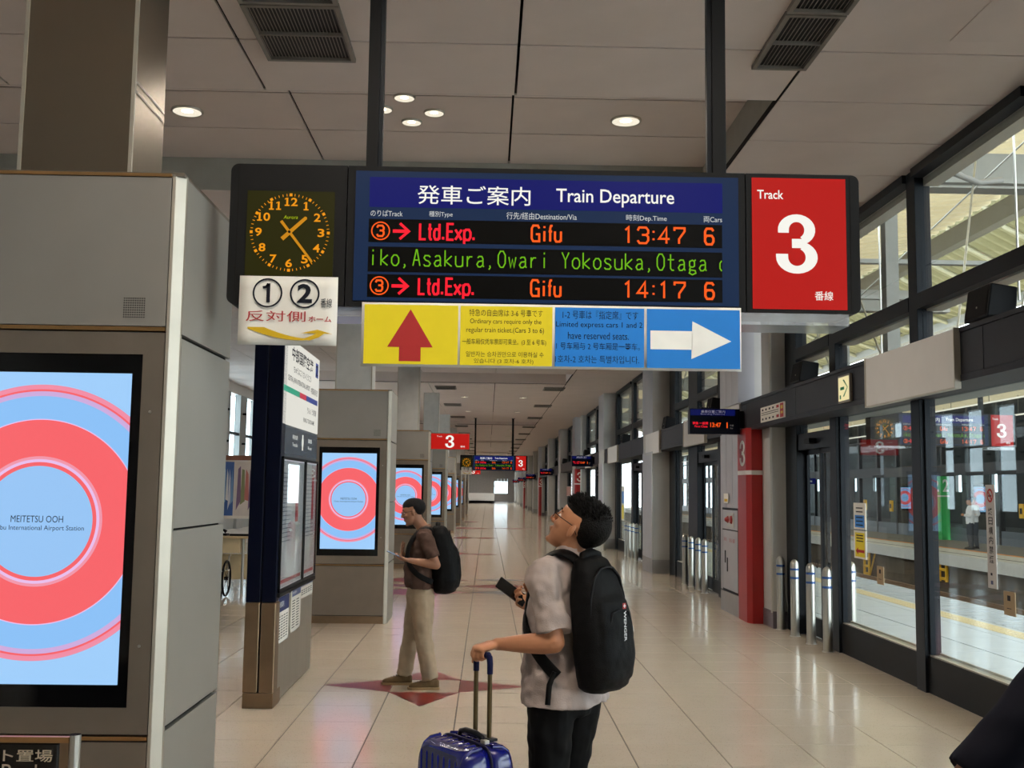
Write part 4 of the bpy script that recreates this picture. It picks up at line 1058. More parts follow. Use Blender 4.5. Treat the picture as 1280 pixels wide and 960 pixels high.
for b, x0, x1, z0, z1 in (('特急の自由席は 3-6 号車です', -.093, .235, 2.519, 2.551), ('Ordinary cars require only the', -.089, .229, 2.480, 2.508), ('regular train ticket.(Cars 3 to 6)', -.105, .241, 2.440, 2.470), ('一般车厢仅凭车票即可乘坐。(3 至 6 号车)', -.123, .251, 2.388, 2.418), ('일반자는 승차권만으로 이용하실 수', -.105, .241, 2.337, 2.361), ('있습니다 (3 호차-6 호차)', -.069, .195, 2.305, 2.329),
                          ('1-2 号車は『指定席』です', .324, .662, 2.514, 2.552), ('Limited express cars 1 and 2', .295, .681, 2.470, 2.502), ('have reserved seats.', .348, .620, 2.423, 2.455), ('1 号车厢与 2 号车厢是一等车。', .296, .670, 2.376, 2.408), ('1호차-2 호차는 특별차입니다.', .292, .666, 2.316, 2.350)):
    MB().text(g, b, x0, x1, z0, z1, .001, -.004).build('text_line', INK if b[0] not in '1Lh' or b[1] == ' ' and 0 else INK, t)
# repeats of the board further off
far_b = copy_tree(D0, (.25, 45.5, 2.5), 'distant hanging departure board over the middle of the concourse', table=tabD)
far_n = copy_tree(N0, (-.9, 45.48, 2.38), 'tiny white notice under the distant departure board clock', table=child_table())
ext = copy_tree(D0, (5.36, 12.5, 2.29), 'departure board over the platform, seen through the glazed wall', table=tabD)
ext.scale = (.607, .607, .607)

# cart pool sign in front of the nearest kiosk
t = root('cart_pool_sign', (-1.6, 3.6, 0), 'black cart pool sign on a steel rail at the bottom left', 'sign')
MB().cyl((-1.322, 3.6, 0), (-1.322, 3.6, .943), .0175).cyl((-2.2, 3.6, 0), (-2.2, 3.6, .943), .0175).build('post', M_STEEL, t)
MB().cyl((-1.322, 3.6, .9431), (-1.322, 3.6, .9445), .017).build('post_cap', M_GAP, t)
MB().box(-2.18, -1.34, 3.59, 3.61, .918, .936).box(-2.18, -1.34, 3.59, 3.61, .59, .608).build('rail', M_GOLD, t)
MB().box(-2.13, -1.372, 3.592, 3.606, .61, .916).build('plate', M_BLACK, t, bevel=.004)
MB().box(-1.368, -1.342, 3.594, 3.606, .83, .92).box(-1.368, -1.342, 3.594, 3.606, .62, .69).build('clip', M_STEEL_D, t)
f = Face((0, 3.592, 0))
m = MB().text(f, 'カート置場', -1.68, -1.389, .858, .897, .002, .01).text(f, 'Cart Pool', -1.69, -1.437, .808, .851, .002, .004)
m.build('lettering', mat('letter_beige', (176, 160, 138), .5), t)

# ------------------------------------------------------------------ left side of the concourse
wl = root('wall_left', (XL, 0, 0), 'left window wall of the concourse with slim mullions', kind='structure')
MB().box(XL - .3, XL, YB, YE, 0, .5).box(XL - .3, XL, YB, 12, .5, CZ + .6).box(XL - .3, XL, 12, YE, CZ - .3, CZ + .6).build('wall_panel', M_WHITE, wl)
y = 12.0; n = 0
MB().box(XL - .3, XL, 12, 26, .5, CZ - .3).build('near_panel', M_PIER, wl)  # closed wall in place of windows, shaped to cut daylight
y = 26.0
while y < 42:
    nwin[0] += 1
    r = root('window_%d' % (nwin[0] + 200), (XL, y, .5), 'tall pale window of the left wall', kind='structure')
    g_ = mat('mullion_grey', (150, 152, 150), .5)
    MB().box(XL - .12, XL + .05, y, y + .85, .5, CZ - .3).build('mullion', g_, r)
    MB().box(XL - .1, XL - .03, y + .85, y + 2.1, .5, 1.3).build('sill_panel', g_, r)
    MB().box(XL - .1, XL - .09, y + .85, y + 2.1, 1.3, CZ - .3).build('pane', M_GLASS2, r)
    MB().box(XL - .06, XL + .04, y + .85, y + 2.1, 3.26, 3.34).box(XL - .06, XL + .04, y + .85, y + 2.1, 2.4, 2.52).build('transom', M_FRAME, r)
    MB().box(XL + .05, XL + .16, y + .3, y + .36, 3.0, 3.06).box(XL + .05, XL + .16, y + .3, y + .36, 3.9, 3.96).build('rail_bracket', M_DARK, r)
    y += 2.1
MB().box(XL - .3, XL, 42, YE, .5, CZ - .3).build('far_panel', M_PIER, wl)  # closed here too, to cut daylight from the left
# poster stand and counter glimpsed between kiosk and totem
t = root('poster_board', (-4.3, 18.6, 0), 'board of colourful posters left of the navy totem', 'poster board')
m = MB().box(-5.2, -3.9, 18.6, 18.64, 1.2, 2.2).mat(1).box(-5.24, -3.86, 18.58, 18.66, 2.2, 2.28)
m.mat(2).box(-5.2, -5.15, 18.6, 18.65, 0, 1.2).box(-3.95, -3.9, 18.6, 18.65, 0, 1.2)
m.build('board', [M_PAPER, mat('wood_edge', (136, 92, 72), .6), M_STEEL], t)
def poster(x0, x1, z0, z1, cols, nm='poster'):
    f = Face((0, 18.598, 0)); m = MB()
    m.rect(f, x0, x1, z0, z1)
    for k in range(5):
        m.mat(1 + k % 3)
        a = x0 + (x1 - x0) * (.1 + .17 * k); m.flat(f, [(a, z0 + .1 * (z1 - z0) * (k % 3 + 1)), (a + (x1 - x0) * .2, z0 + .25), (a + (x1 - x0) * .16, z1 - .07 * (k + 1)), (a + .02, z1 - .12)], .002)
    m.build(nm, [mat('print_%d_%d_%d' % c, c, .5) for c in cols], t)
poster(-5.15, -4.62, 1.25, 2.15, [(66, 110, 170), (200, 190, 180), (40, 70, 130), (220, 214, 200)])
poster(-4.6, -4.36, 1.25, 2.17, [(60, 96, 160), (210, 216, 226), (120, 160, 200), (230, 230, 230)])
poster(-4.35, -3.95, 1.25, 2.17, [(216, 208, 200), (120, 96, 130), (130, 140, 96), (196, 120, 110)])
t = root('service_counter', (-4.4, 18.1, 0), 'pale wooden counter table left of the navy totem', 'table')
MB().box(-5.4, -3.85, 17.8, 18.4, .9, .94).build('table_top', mat('maple', (206, 182, 140), .5, noise=(8, .1), stretch=(1, 6, 6)), t, bevel=.004)
MB().box(-5.3, -4.05, 17.85, 18.3, .66, .9).build('apron', mat('maple_light', (206, 190, 152), .5), t)
MB().box(-5.35, -4.0, 18.3, 18.34, .2, .62).build('modesty_panel', MATS['maple_light'], t)
for x, y in ((-4.0, 17.9), (-4.0, 18.32), (-5.3, 17.9), (-5.3, 18.32)): MB().cyl((x, y, .0), (x, y, .9), .025).build('leg', M_STEEL, t)
t = root('desk_telephone', (-4.35, 18.0, .94), 'black telephone set on the pale counter', 'telephone')
MB().box(-4.5, -4.28, 17.9, 18.1, .94, .975).build('base', M_DARKER, t, bevel=.01)
MB().tube([(-4.48, 17.95, 1.0), (-4.44, 17.95, 1.03), (-4.34, 17.95, 1.03), (-4.3, 17.95, 1.0)], [.03, .02, .02, .03]).build('handset', M_DARKER, t)
t = root('writing_tray', (-4.08, 17.95, .94), 'dark writing tray on the pale counter', 'tray')
MB().box(-4.22, -3.9, 17.85, 18.1, .94, .955).box(-4.22, -3.9, 17.85, 17.86, .94, .975).build('tray', M_DARK, t)
t = root('wheelchair', (-4.35, 17.4, 0), 'folded black wheelchair parked in front of the counter', 'wheelchair')
for x in (-4.62, -4.14):
    w = MB()
    w.tube([(x, 17.4 + .27 * math.cos(a), .29 + .27 * math.sin(a)) for a in [math.pi * 2 * k / 24 for k in range(25)]], .018)
    for k in range(8):
        a = math.pi * k / 4; w.cyl((x, 17.4, .29), (x, 17.4 + .26 * math.cos(a), .29 + .26 * math.sin(a)), .004, n=5)
    w.cyl((x - .03, 17.4, .29), (x + .03, 17.4, .29), .03).build('wheel', M_DARKER, t)
    MB().tube([(x, 17.05 + .06 * math.cos(a), .07 + .06 * math.sin(a)) for a in [math.pi * 2 * k / 12 for k in range(13)]], .014).build('caster', M_DARKER, t)
MB().loft([((-4.38, 17.2, .40), .22, .02, (1, 0, 0), (0, 0, 1)), ((-4.38, 17.6, .40), .22, .02, (1, 0, 0), (0, 0, 1))], 4, smooth=False).build('seat', M_DARKER, t)
MB().tube([(-4.6, 17.62, .1), (-4.6, 17.62, .62), (-4.6, 17.72, .64)], .014).tube([(-4.16, 17.62, .1), (-4.16, 17.62, .62), (-4.16, 17.72, .64)], .014).tube([(-4.6, 17.05, .07), (-4.6, 17.1, .42), (-4.6, 17.62, .42)], .014).tube([(-4.16, 17.05, .07), (-4.16, 17.1, .42), (-4.16, 17.62, .42)], .014).build('tube_frame', M_STEEL, t)

# ------------------------------------------------------------------ outside: platform, track, opposite platform and concourse, roofs
YO0, YO1 = -9.0, 120.0
pf = MB().box(4.05, 7.95, YO0, YO1, -1.3, -.02)
plat = single('platform', pf, M_CONC, 'bright pale paved platform outside the glazing', kind='structure')
pv = MB()
y = YO0
while y < YO1:
    for x0, x1 in ((4.08, 4.88), (4.9, 5.68), (5.7, 6.45)): pv.box(x0 + .003, x1 - .003, y + .004, y + 1.176, -.02, 0)
    y += 1.18
pv.build('paving_slab', M_PLAT, plat, kind='stuff')
ts = MB().box(6.62, 6.94, YO0, YO1, -.02, .002)
ts.build('tactile_base', M_YEL, plat)
MB().box(6.46, 6.615, YO0, YO1, -.02, 0).box(6.945, 6.985, YO0, YO1, -.02, 0).build('border_paving', M_PLAT, plat)
ts = MB(); y = 5
while y < 34:
    for k in range(3): ts.box(6.65 + .09 * k, 6.69 + .09 * k, y, y + .05, 0, .007)
    y += .11
ts.build('tactile_bars', mat('tactile_bar', (224, 204, 152), .6), plat, kind='stuff')
eg = MB(); y = 5
eg.box(6.99, 7.95, YO0, YO1, -.02, 0)
while y < 40:
    eg.box(7.05, 7.9, y, y + .16, 0, .006); y += .3
eg.build('edge_strip', mat('edge_strip_grey', (170, 176, 180), .7, noise=(30, .15)), plat, kind='stuff')
tr = MB().box(7.9, 14.1, YO0, YO1, -1.4, -1.25)
trk = single('track_bed', tr, M_BALLAST, 'brown ballast track bed between the platforms', kind='structure')
for x in (8.9, 9.97, 11.9, 12.97):
    MB().box(x, x + .07, YO0, YO1, -1.12, -.98).box(x - .04, x + .11, YO0, YO1, -1.14, -1.12).build('rail', mat('rail_rust', (150, 116, 84), .4, .6), trk)
sl = MB(); y = 10
while y < 90:
    sl.box(8.5, 10.5, y, y + .24, -1.25, -1.14).box(11.5, 13.5, y, y + .24, -1.25, -1.14); y += .65
sl.build('sleeper', M_CONC, trk, kind='stuff')
op = MB().box(14.0, 18.4, YO0, YO1, -1.3, -.02).box(13.85, 14.05, YO0, YO1, -.32, 0)
opp = single('opposite_platform', op, M_CONC, 'opposite platform with pale edge and orange line', kind='structure')
MB().box(13.83, 15.4, YO0, YO1, -.02, .001).box(13.82, 13.85, YO0, YO1, -.34, 0).build('edge_paving', mat('edge_white', (214, 214, 210), .7), opp)
MB().box(15.4, 15.62, YO0, YO1, -.02, .004).build('orange_line', M_ORANGE, opp)
MB().box(15.62, 18.4, YO0, YO1, -.02, .001).build('paving', mat('opp_grey', (128, 126, 124), .7), opp)
MB().box(13.97, 14.01, YO0, YO1, -1.25, -.34).build('trench_wall', M_CONC, opp)
MB().box(14.3, 14.36, YO0, YO1, .0, .006).build('dark_line', M_DARK, opp)
def ladder(y, n, l, brace=False):
    t = root('track_ladder', (13.8, y, -1.25), l, 'ladder')
    z0 = -1.2 if n > 3 else -.85
    MB().box(13.86, 13.92, y - .3, y - .2, z0, -.28).box(13.86, 13.92, y + .2, y + .3, z0, -.28).build('rail', M_SAFETY, t)
    for k in range(n): MB().box(13.86, 13.92, y - .2, y + .2, z0 + .05 + k * .27, z0 + .13 + k * .27).build('rung', M_SAFETY, t)
    if brace: MB().tube([(13.88, y - .3, z0), (13.88, y - .9, -.3)], .03).build('brace', M_SAFETY, t)
ladder(39.3, 4, 'larger yellow ladder down to the track, seen left of the middle mullion', True)
ladder(32.7, 2, 'smaller yellow ladder down to the track, seen right of the middle mullion')
# opposite glazed wall
of = root('opposite_glazed_wall', (18.5, 0, 0), 'dark framed glazed wall of the opposite concourse', kind='structure')
fr = MB(); y = 14.0
while y < 118:
    fr.box(18.45, 18.62, y, y + .16, 0, 5.3); y += 2.44
fr.build('mullion', M_FRAME, of, kind='stuff')
MB().box(18.46, 18.6, 12, 118, 0, .5).build('sill_panel', mat('opp_sill', (92, 104, 116), .4, .3), of)
MB().box(18.44, 18.62, 12, 118, 2.55, 3.0).box(18.45, 18.6, 12, 118, 4.2, 4.3).build('lintel', M_BEAM, of)
MB().box(18.5, 18.51, 12, 118, .5, 5.2).build('pane', M_GLASS2, of)
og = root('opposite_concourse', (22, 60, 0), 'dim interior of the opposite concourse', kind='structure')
MB().box(18.6, 30, 0, 120, -.1, 0).build('floor_slab', mat('dim_floor', (110, 102, 92), .35), og)  # dim look of the interior is put into dark base colours
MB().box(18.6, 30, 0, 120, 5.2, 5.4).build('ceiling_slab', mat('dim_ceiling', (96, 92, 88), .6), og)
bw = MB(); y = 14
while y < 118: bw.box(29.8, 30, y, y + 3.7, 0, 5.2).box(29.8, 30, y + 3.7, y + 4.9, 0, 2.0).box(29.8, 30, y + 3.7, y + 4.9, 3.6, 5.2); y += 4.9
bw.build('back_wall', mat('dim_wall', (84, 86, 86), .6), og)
for k, y in enumerate((24, 33.8, 43.5, 73)): MB().box(24.2, 25.1, y, y + .8, 0, 3).build('kiosk_block', M_KIOSK, og)
for y, x, l in ((26, 18.3, 'outside the right edge'), (36.6, 18.3, 'right of the no smoking strip'), (44.4, 18.3, 'left of the green post'), (48.6, 18.3, 'below the ring screen'), (52, 18.3, 'nearest to the blue and yellow notice')):
    t = root('emergency_box', (x, y, 1.0), 'small yellow box on the opposite glazed wall, ' + l, 'box', 'yellow boxes on the opposite wall')
    MB().box(18.36, 18.45, y, y + .28, 1.0, 1.5).build('case', M_SAFETY, t, bevel=.01)
    MB().box(18.35, 18.36, y + .05, y + .2, 1.15, 1.35).build('window', M_DARK, t)
# green track 2 post
t = root('green_track_post', (18.3, 43, 0), 'green post with white 2 across the tracks', 'post')
MB().box(18.1, 18.43, 42.6, 43.5, .0, 2.52).build('post', mat('signal_green', (40, 176, 84), .35), t)
MB().box(18.09, 18.435, 42.59, 43.51, 1.7, 1.76).build('white_band', M_WHITE, t)
MB().text(Face((18.098, 0, 0), (0, -1, 0), (0, 0, 1)), '2', -43.35, -42.8, 1.9, 2.4, .002, .02).text(Face((0, 42.598, 0)), '2', 18.17, 18.4, 1.9, 2.4, .002, .02).build('number', INK_W, t)
t = root('blue_wall_sign', (18.4, 60, 2.6), 'small blue sign on the opposite wall seen through the door', 'sign')
MB().box(17.6, 18.4, 60, 60.1, 2.3, 2.62).mat(1).rect(Face((0, 60, 0)), 17.7, 18.2, 2.4, 2.5).build('plate', [MATS['sign_navy'], INK_W], t)

# our platform roof: corrugated translucent deck on steel frames; the far vault; sky gap between
def steel(nm, lab):
    return root(nm, (6, 20, 6), lab, kind='structure')
rf = steel('platform_roof', 'cream corrugated platform roof on grey steel')
def deck(x0, z0, x1, z1, y0, y1, pitch=.42, dep=.09, mt=None, nm='corrugated_deck', par=None):
    m = MB(); vs = []; y = y0; n = 0
    prof = [(0, 0), (.35, 0), (.5, 1), (.85, 1)]
    ys = []
    while y < y1:
        for a, b in prof: ys.append((y + a * pitch, b * dep))
        y += pitch
    for yy, dz in ys: vs += [(x0, yy, z0 + dz), (x1, yy, z1 + dz)]
    m.add(vs, [(2 * i, 2 * i + 1, 2 * i + 3, 2 * i + 2) for i in range(len(ys) - 1)])
    return m.build(nm, mt or M_CREAM, par)
deck(4.1, 6.9, 10.2, 7.7, -9, 110, par=rf)
bm = MB()
for k in range(12):
    y = 4.2 + KP * k
    bm.box(4.1, 10.4, y, y + .3, 5.88, 6.36)
bm.build('cross_beam', M_ROOFW, rf, kind='stuff')
MB().box(4.25, 4.55, YO0, YO1, 2.66, 3.0).box(6.3, 6.5, -9, 110, 6.72, 6.9).box(10.1, 10.35, -9, 110, 7.2, 7.6).build('long_girder', M_ROOFW, rf)
ps = MB()
for y in (11.55, 13.2, 19, 26, 33, 42, 52, 62): ps.box(4.75, 4.95, y, y + .16, 0, 6.4) if y > 100 else ps.box(4.36, 4.5, y, y + .14, 3.0, 6.8)
ps.build('hanger_post', M_ROOFW, rf, kind='stuff')
rod = MB()
for a, b in (((4.6, 9.2, 3.1), (5.2, 8.6, 6.8)), ((4.6, 10.4, 3.2), (6.4, 13.5, 6.8)), ((5.0, 9.9, 6.8), (5.0, 9.9, 3.6)), ((4.4, 11.6, 3.0), (4.4, 14.5, 6.4)), ((4.4, 13.3, 3.0), (4.4, 16.8, 6.6)), ((5.0, 8.2, 6.8), (6.3, 12.4, 4.4)), ((5.2, 14.0, 6.8), (5.2, 14.0, 3.4)), ((4.5, 16.8, 3.0), (4.5, 12.6, 6.8)), ((6.4, 9, 6.5), (4.5, 20, 3.1)), ((4.4, 26, 3), (4.4, 20, 6.8))):
    rod.cyl(a, b, .012, n=6)
rod.build('tie_rod', M_STEEL, rf, kind='stuff')
cb_ = MB().tube([(4.45, 11.3, 6.6), (4.5, 11.0, 5.6), (4.8, 11.0, 5.2), (5.3, 11.3, 5.15), (5.9, 12.0, 5.4)], .035).tube([(4.45, 12.9, 6.2), (4.3, 12.6, 5.6), (4.5, 12.8, 5.3), (4.9, 13.2, 5.4)], .03)
cb_.build('cable', mat('cable_grey', (120, 118, 112), .6), rf)
MB().box(4.9, 6.6, 12.3, 12.42, 5.45, 5.5).box(5.0, 7.4, 15.2, 15.32, 5.1, 5.16).box(5.0, 8.4, 17.5, 17.62, 5.0, 5.06).build('light_rail', M_ROOFW, rf)
# vault over the tracks
vt = steel('track_vault', 'ribbed vaulted roof over the far track')
prof = [(16.8, 8.1), (15.6, 8.5), (14.2, 9.2), (13.2, 10.2), (12.7, 11.4)]
m = MB(); y = 14; vs = []
N = 0
ys = []
while y < 116:
    for a, b in ((0, 0), (.3, 0), (.5, 1), (.8, 1)): ys.append((y + a * .5, b * .1))
    y += .5
for yy, d in ys:
    for x, z in prof: vs.append((x + d * .5, yy, z + d))
P_ = len(prof)
m.add(vs, [(i * P_ + j, i * P_ + j + 1, (i + 1) * P_ + j + 1, (i + 1) * P_ + j) for i in range(len(ys) - 1) for j in range(P_ - 1)])
m.build('vault_deck', mat('vault_green_grey', (132, 130, 100), .6, trans=.05), vt)
rb = MB(); y = 14
while y < 116:
    rb.tube([(x - .05, y, z - .08) for x, z in prof], .07, 6); y += 2.44
rb.build('vault_rib', mat('rib_pale', (172, 170, 148), .5), vt, kind='stuff')
MB().box(16.7, 17.0, 14, 116, 7.85, 8.15).build('eaves_girder', M_ROOFW, vt)
lv = MB()
for k in range(4): lv.box(17.2, 17.24, 14, 116, 6.75 + .2 * k, 6.79 + .2 * k)
lv.build('louvre_blade', M_WHITE, vt, kind='stuff')
oc = steel('opposite_canopy', 'cream corrugated canopy of the opposite platform')
deck(11.6, 5.35, 18.5, 5.2, 14, 116, .5, .08, par=oc)
MB().box(11.5, 11.7, 14, 116, 5.2, 5.6).build('fascia', M_ROOFW, oc)
lt2 = MB(); y = 20
for x, z in ((17.0, 4.9), (18.0, 4.5)): lt2.box(x, x + .05, 14, 116, z, z + .05)
lt2.build('light_line', em('tube_white', (250, 246, 230), 1.0), oc)
hg = MB(); y = 15
while y < 116: hg.cyl((17.02, y, 4.95), (17.02, y, 5.25), .012, n=5).cyl((18.02, y, 4.55), (18.02, y, 5.2), .012, n=5); y += 3
hg.build('light_hanger', M_ROOFW, oc, kind='stuff')
# something beyond for the glass to show: back wall of the sky gap is the sky itself

# ------------------------------------------------------------------ people: lofted anatomy fused into one continuous skin
V = Vector
def crom(p, k=3):
    """Catmull-Rom refinement of a list of equal-length tuples"""
    out = []
    n = len(p)
    for i in range(n - 1):
        a, b, c, d = p[max(i - 1, 0)], p[i], p[i + 1], p[min(i + 2, n - 1)]
        for j in range(k):
            t = j / k
            out.append(tuple(.5 * (2 * b[q] + (c[q] - a[q]) * t + (2 * a[q] - 5 * b[q] + 4 * c[q] - d[q]) * t * t + (3 * b[q] - a[q] - 3 * c[q] + d[q]) * t ** 3) for q in range(len(b))))
    out.append(tuple(p[-1]))
    return out
def limb(m, pts, rad, side=None, n=14, k=3, round0=True, round1=True):
    """tapering limb; rad items are r or (across, along side)"""
    rows = [tuple(p) + (tuple(r) if isinstance(r, tuple) else (r, r)) for p, r in zip(pts, rad)]
    rows = crom(rows, k)
    P = [V(r[:3]) for r in rows]; A = [r[3] for r in rows]; B = [r[4] for r in rows]
    secs = []; x = V(side).normalized() if side is not None else None
    for i, p in enumerate(P):
        t = (P[min(i + 1, len(P) - 1)] - P[max(i - 1, 0)]).normalized()
        if x is None: x = t.orthogonal().normalized()
        x = (x - t * x.dot(t)).normalized(); y = t.cross(x)
        secs.append((p, A[i], B[i], x.copy(), y.copy(), t))
    full = []
    if round0:
        p, a, b, ux, uy, t = secs[0]; r = min(a, b)
        for q, s_ in ((.95, .3), (.6, .75)): full.append((p - t * r * q, a * s_, b * s_, ux, uy))
    full += [q[:5] for q in secs]
    if round1:
        p, a, b, ux, uy, t = secs[-1]; r = min(a, b)
        for q, s_ in ((.6, .75), (.95, .3)): full.append((p + t * r * q, a * s_, b * s_, ux, uy))
    return m.loft(full, n)
def blob(m, c, rx, ry, rz, ax=(V((1, 0, 0)), V((0, 1, 0)), V((0, 0, 1))), n=16, k=9):
    """ellipsoid"""
    secs = []
    for i in range(k + 1):
        a = math.pi * (i + .08) / (k + .16); secs.append((V(c) - ax[2] * (rz * math.cos(a)), rx * math.sin(a), ry * math.sin(a), ax[0], ax[1]))
    return m.loft(secs, n)
def fuse(m, voxel, smooth=4, wrinkle=None):
    """union of overlapping closed lofts as one continuous mesh"""
    me = bpy.data.meshes.new('f'); me.from_pydata([tuple(v) for v in m.v], [], m.f)
    o = bpy.data.objects.new('f', me); TYPE.collection.objects.link(o)
    md = o.modifiers.new('r', 'REMESH'); md.mode = 'VOXEL'; md.voxel_size = voxel; md.use_smooth_shade = True
    if smooth:
        sm = o.modifiers.new('s', 'SMOOTH'); sm.iterations = smooth; sm.factor = .5
    if wrinkle:
        tx_ = bpy.data.textures.new('folds', 'CLOUDS'); tx_.noise_scale = wrinkle[0]; tx_.noise_depth = 1
        dp = o.modifiers.new('d', 'DISPLACE'); dp.texture = tx_; dp.strength = wrinkle[1]; dp.mid_level = .5; dp.texture_coords = 'GLOBAL'
    vl = TYPE.view_layers[0]; vl.update()
    r = bpy.data.meshes.new_from_object(o.evaluated_get(vl.depsgraph))
    bpy.data.objects.remove(o); bpy.data.meshes.remove(me)
    return r
def skin_build(me, name, mt, parent, label=None):
    off = V(parent['_o']); me.transform(Matrix.Translation(-off)); me.name = name
    me.materials.clear(); me.materials.append(mt)
    for p in me.polygons: p.use_smooth = True
    o = bpy.data.objects.new(name, me); COL.objects.link(o); o.parent = parent
    if label: o['label'] = label
    return o
def hand(m, wrist, d, nrm, thumb, curl=(25, 30, 20), sc=1.0, spread=4, tcurl=30):
    """palm and five separate fingers; d = pointing direction, nrm = way the palm faces, thumb = +1/-1 side along d x nrm"""
    d = V(d).normalized(); nrm = (V(nrm) - d * d.dot(V(nrm))).normalized(); s = d.cross(nrm) * thumb; w = V(wrist)
    limb(m, [w - d * .02 * sc, w + d * .02 * sc, w + d * .055 * sc, w + d * .088 * sc], [(.026 * sc, .019 * sc), (.031 * sc, .017 * sc), (.04 * sc, .016 * sc), (.038 * sc, .012 * sc)], s, 14)
    for i, (o, L, r) in enumerate(((.029, .074, .0092), (.010, .082, .0094), (-.009, .076, .009), (-.027, .062, .0082))):
        b = w + d * (.086 - .006 * abs(i - 1)) * sc + s * o * sc
        dd = (d + s * math.tan(math.radians(spread * (1.5 - i)))).normalized()
        pts = [b - dd * .02 * sc, b]; ang = 0; c = b
        cv = curl[i] if isinstance(curl[0], tuple) else curl
        for fr, a in zip((.45, .31, .24), cv):
            ang += math.radians(a); c = c + (dd * math.cos(ang) + nrm * math.sin(ang)) * L * fr * sc; pts.append(c)
        limb(m, pts, [r * 1.05 * sc, r * 1.08 * sc, r * .98 * sc, r * .9 * sc, r * .72 * sc], s, 10, 3)
    b = w + d * .022 * sc + s * .024 * sc; a = math.radians(tcurl)
    t1 = (d * .75 + s * .62 + nrm * .35).normalized(); t2 = (d * math.cos(a) + s * .15 + nrm * math.sin(a) * 1.1).normalized()
    p1 = b + t1 * .042 * sc; p2 = p1 + t2 * .032 * sc; p3 = p2 + (t2 + nrm * .25 - s * .2).normalized() * .024 * sc
    limb(m, [b - t1 * .01, b, p1, p2, p3], [.014 * sc, .0155 * sc, .0118 * sc, .0105 * sc, .0082 * sc], s, 10, 3)
def head_axes(yaw, pitch, roll=0):
    """yaw: heading of the face in the plan (radians from +X), pitch up positive"""
    f = V((math.cos(yaw) * math.cos(pitch), math.sin(yaw) * math.cos(pitch), math.sin(pitch)))
    l = V((-math.sin(yaw), math.cos(yaw), 0)); u = f.cross(l); return f, l, u
def head(m, c, f, l, u, sc=1.0):
    Q = lambda a, b, z: V(c) + (f * a + l * b + u * z) * sc
    ax = (f, l, u)
    blob(m, Q(-.014, 0, .035), .097 * sc, .0725 * sc, .085 * sc, ax)
    secs = []
    for z, cf, dp, hw in ((.06, .022, .066, .06), (.03, .028, .062, .066), (.0, .026, .06, .067), (-.03, .028, .058, .064), (-.055, .032, .054, .058), (-.078, .036, .047, .049), (-.097, .044, .036, .036), (-.108, .05, .024, .024)):
        secs.append((Q(cf, 0, z), dp * sc, hw * sc, f, l))
    m.loft(secs, 20)
    blob(m, Q(.072, 0, -.098), .018 * sc, .022 * sc, .014 * sc, ax)                     # chin
    limb(m, [Q(.082, 0, .03), Q(.092, 0, .008), Q(.104, 0, -.012), Q(.108, 0, -.022)], [(.006 * sc, .009 * sc), (.009 * sc, .011 * sc), (.011 * sc, .013 * sc), (.010 * sc, .012 * sc)], f)
    for s_ in (-1, 1):
        blob(m, Q(.096, s_ * .014, -.026), .011 * sc, .008 * sc, .008 * sc, ax)            # nostril wing
        blob(m, Q(.076, s_ * .03, .034), .012 * sc, .022 * sc, .007 * sc, ax)              # brow
        blob(m, Q(.062, s_ * .042, -.018), .022 * sc, .02 * sc, .018 * sc, ax)             # cheek
        e = Q(.000, s_ * .0785, -.004)
        t = (f * -.9 + l * (s_ * .45)).normalized()
        blob(m, e + t * .005 * sc, .0150 * sc, .0095 * sc, .028 * sc, (t, u.cross(t), u))      # ear shell
        blob(m, Q(-.002, s_ * .072, -.026), .008 * sc, .006 * sc, .009 * sc, ax)           # lobe
    blob(m, Q(.086, 0, -.05), .010 * sc, .024 * sc, .0055 * sc, ax); blob(m, Q(.084, 0, -.062), .010 * sc, .021 * sc, .0062 * sc, ax)
def face_parts(par, c, f, l, u, sc, open_=1.0, hairc=(16, 14, 13)):
    Q = lambda a, b, z: V(c) + (f * a + l * b + u * z) * sc
    ax = (f, l, u)
    m = MB(); m2 = MB(); m3 = MB()
    for s_ in (-1, 1):
        blob(m, Q(.073, s_ * .031, .013), .0125 * sc, .0145 * sc, .0078 * sc * open_, ax, 12, 7)
        blob(m2, Q(.0815, s_ * .031, .013), .0045 * sc, .006 * sc, .006 * sc * open_, ax, 10, 6)
        limb(m3, [Q(.088, s_ * .012, .034), Q(.088, s_ * .03, .040), Q(.074, s_ * .05, .034)], [.0028 * sc, .0034 * sc, .0018 * sc], u, 6, 3)
    m.build('eyes', mat('eye_white', (214, 206, 196), .3), par); m2.build('irises', mat('iris_dark', (26, 18, 14), .2), par); m3.build('eyebrows', mat('hair_%d' % hairc[0], hairc, .6), par)
    m = MB(); blob(m, Q(.0945, 0, -.0535), .003 * sc, .019 * sc, .0042 * sc, ax, 12, 6); blob(m, Q(.092, 0, -.0605), .003 * sc, .016 * sc, .0042 * sc, ax, 12, 6)
    m.build('lips', mat('lip', (142, 84, 70), .45), par)
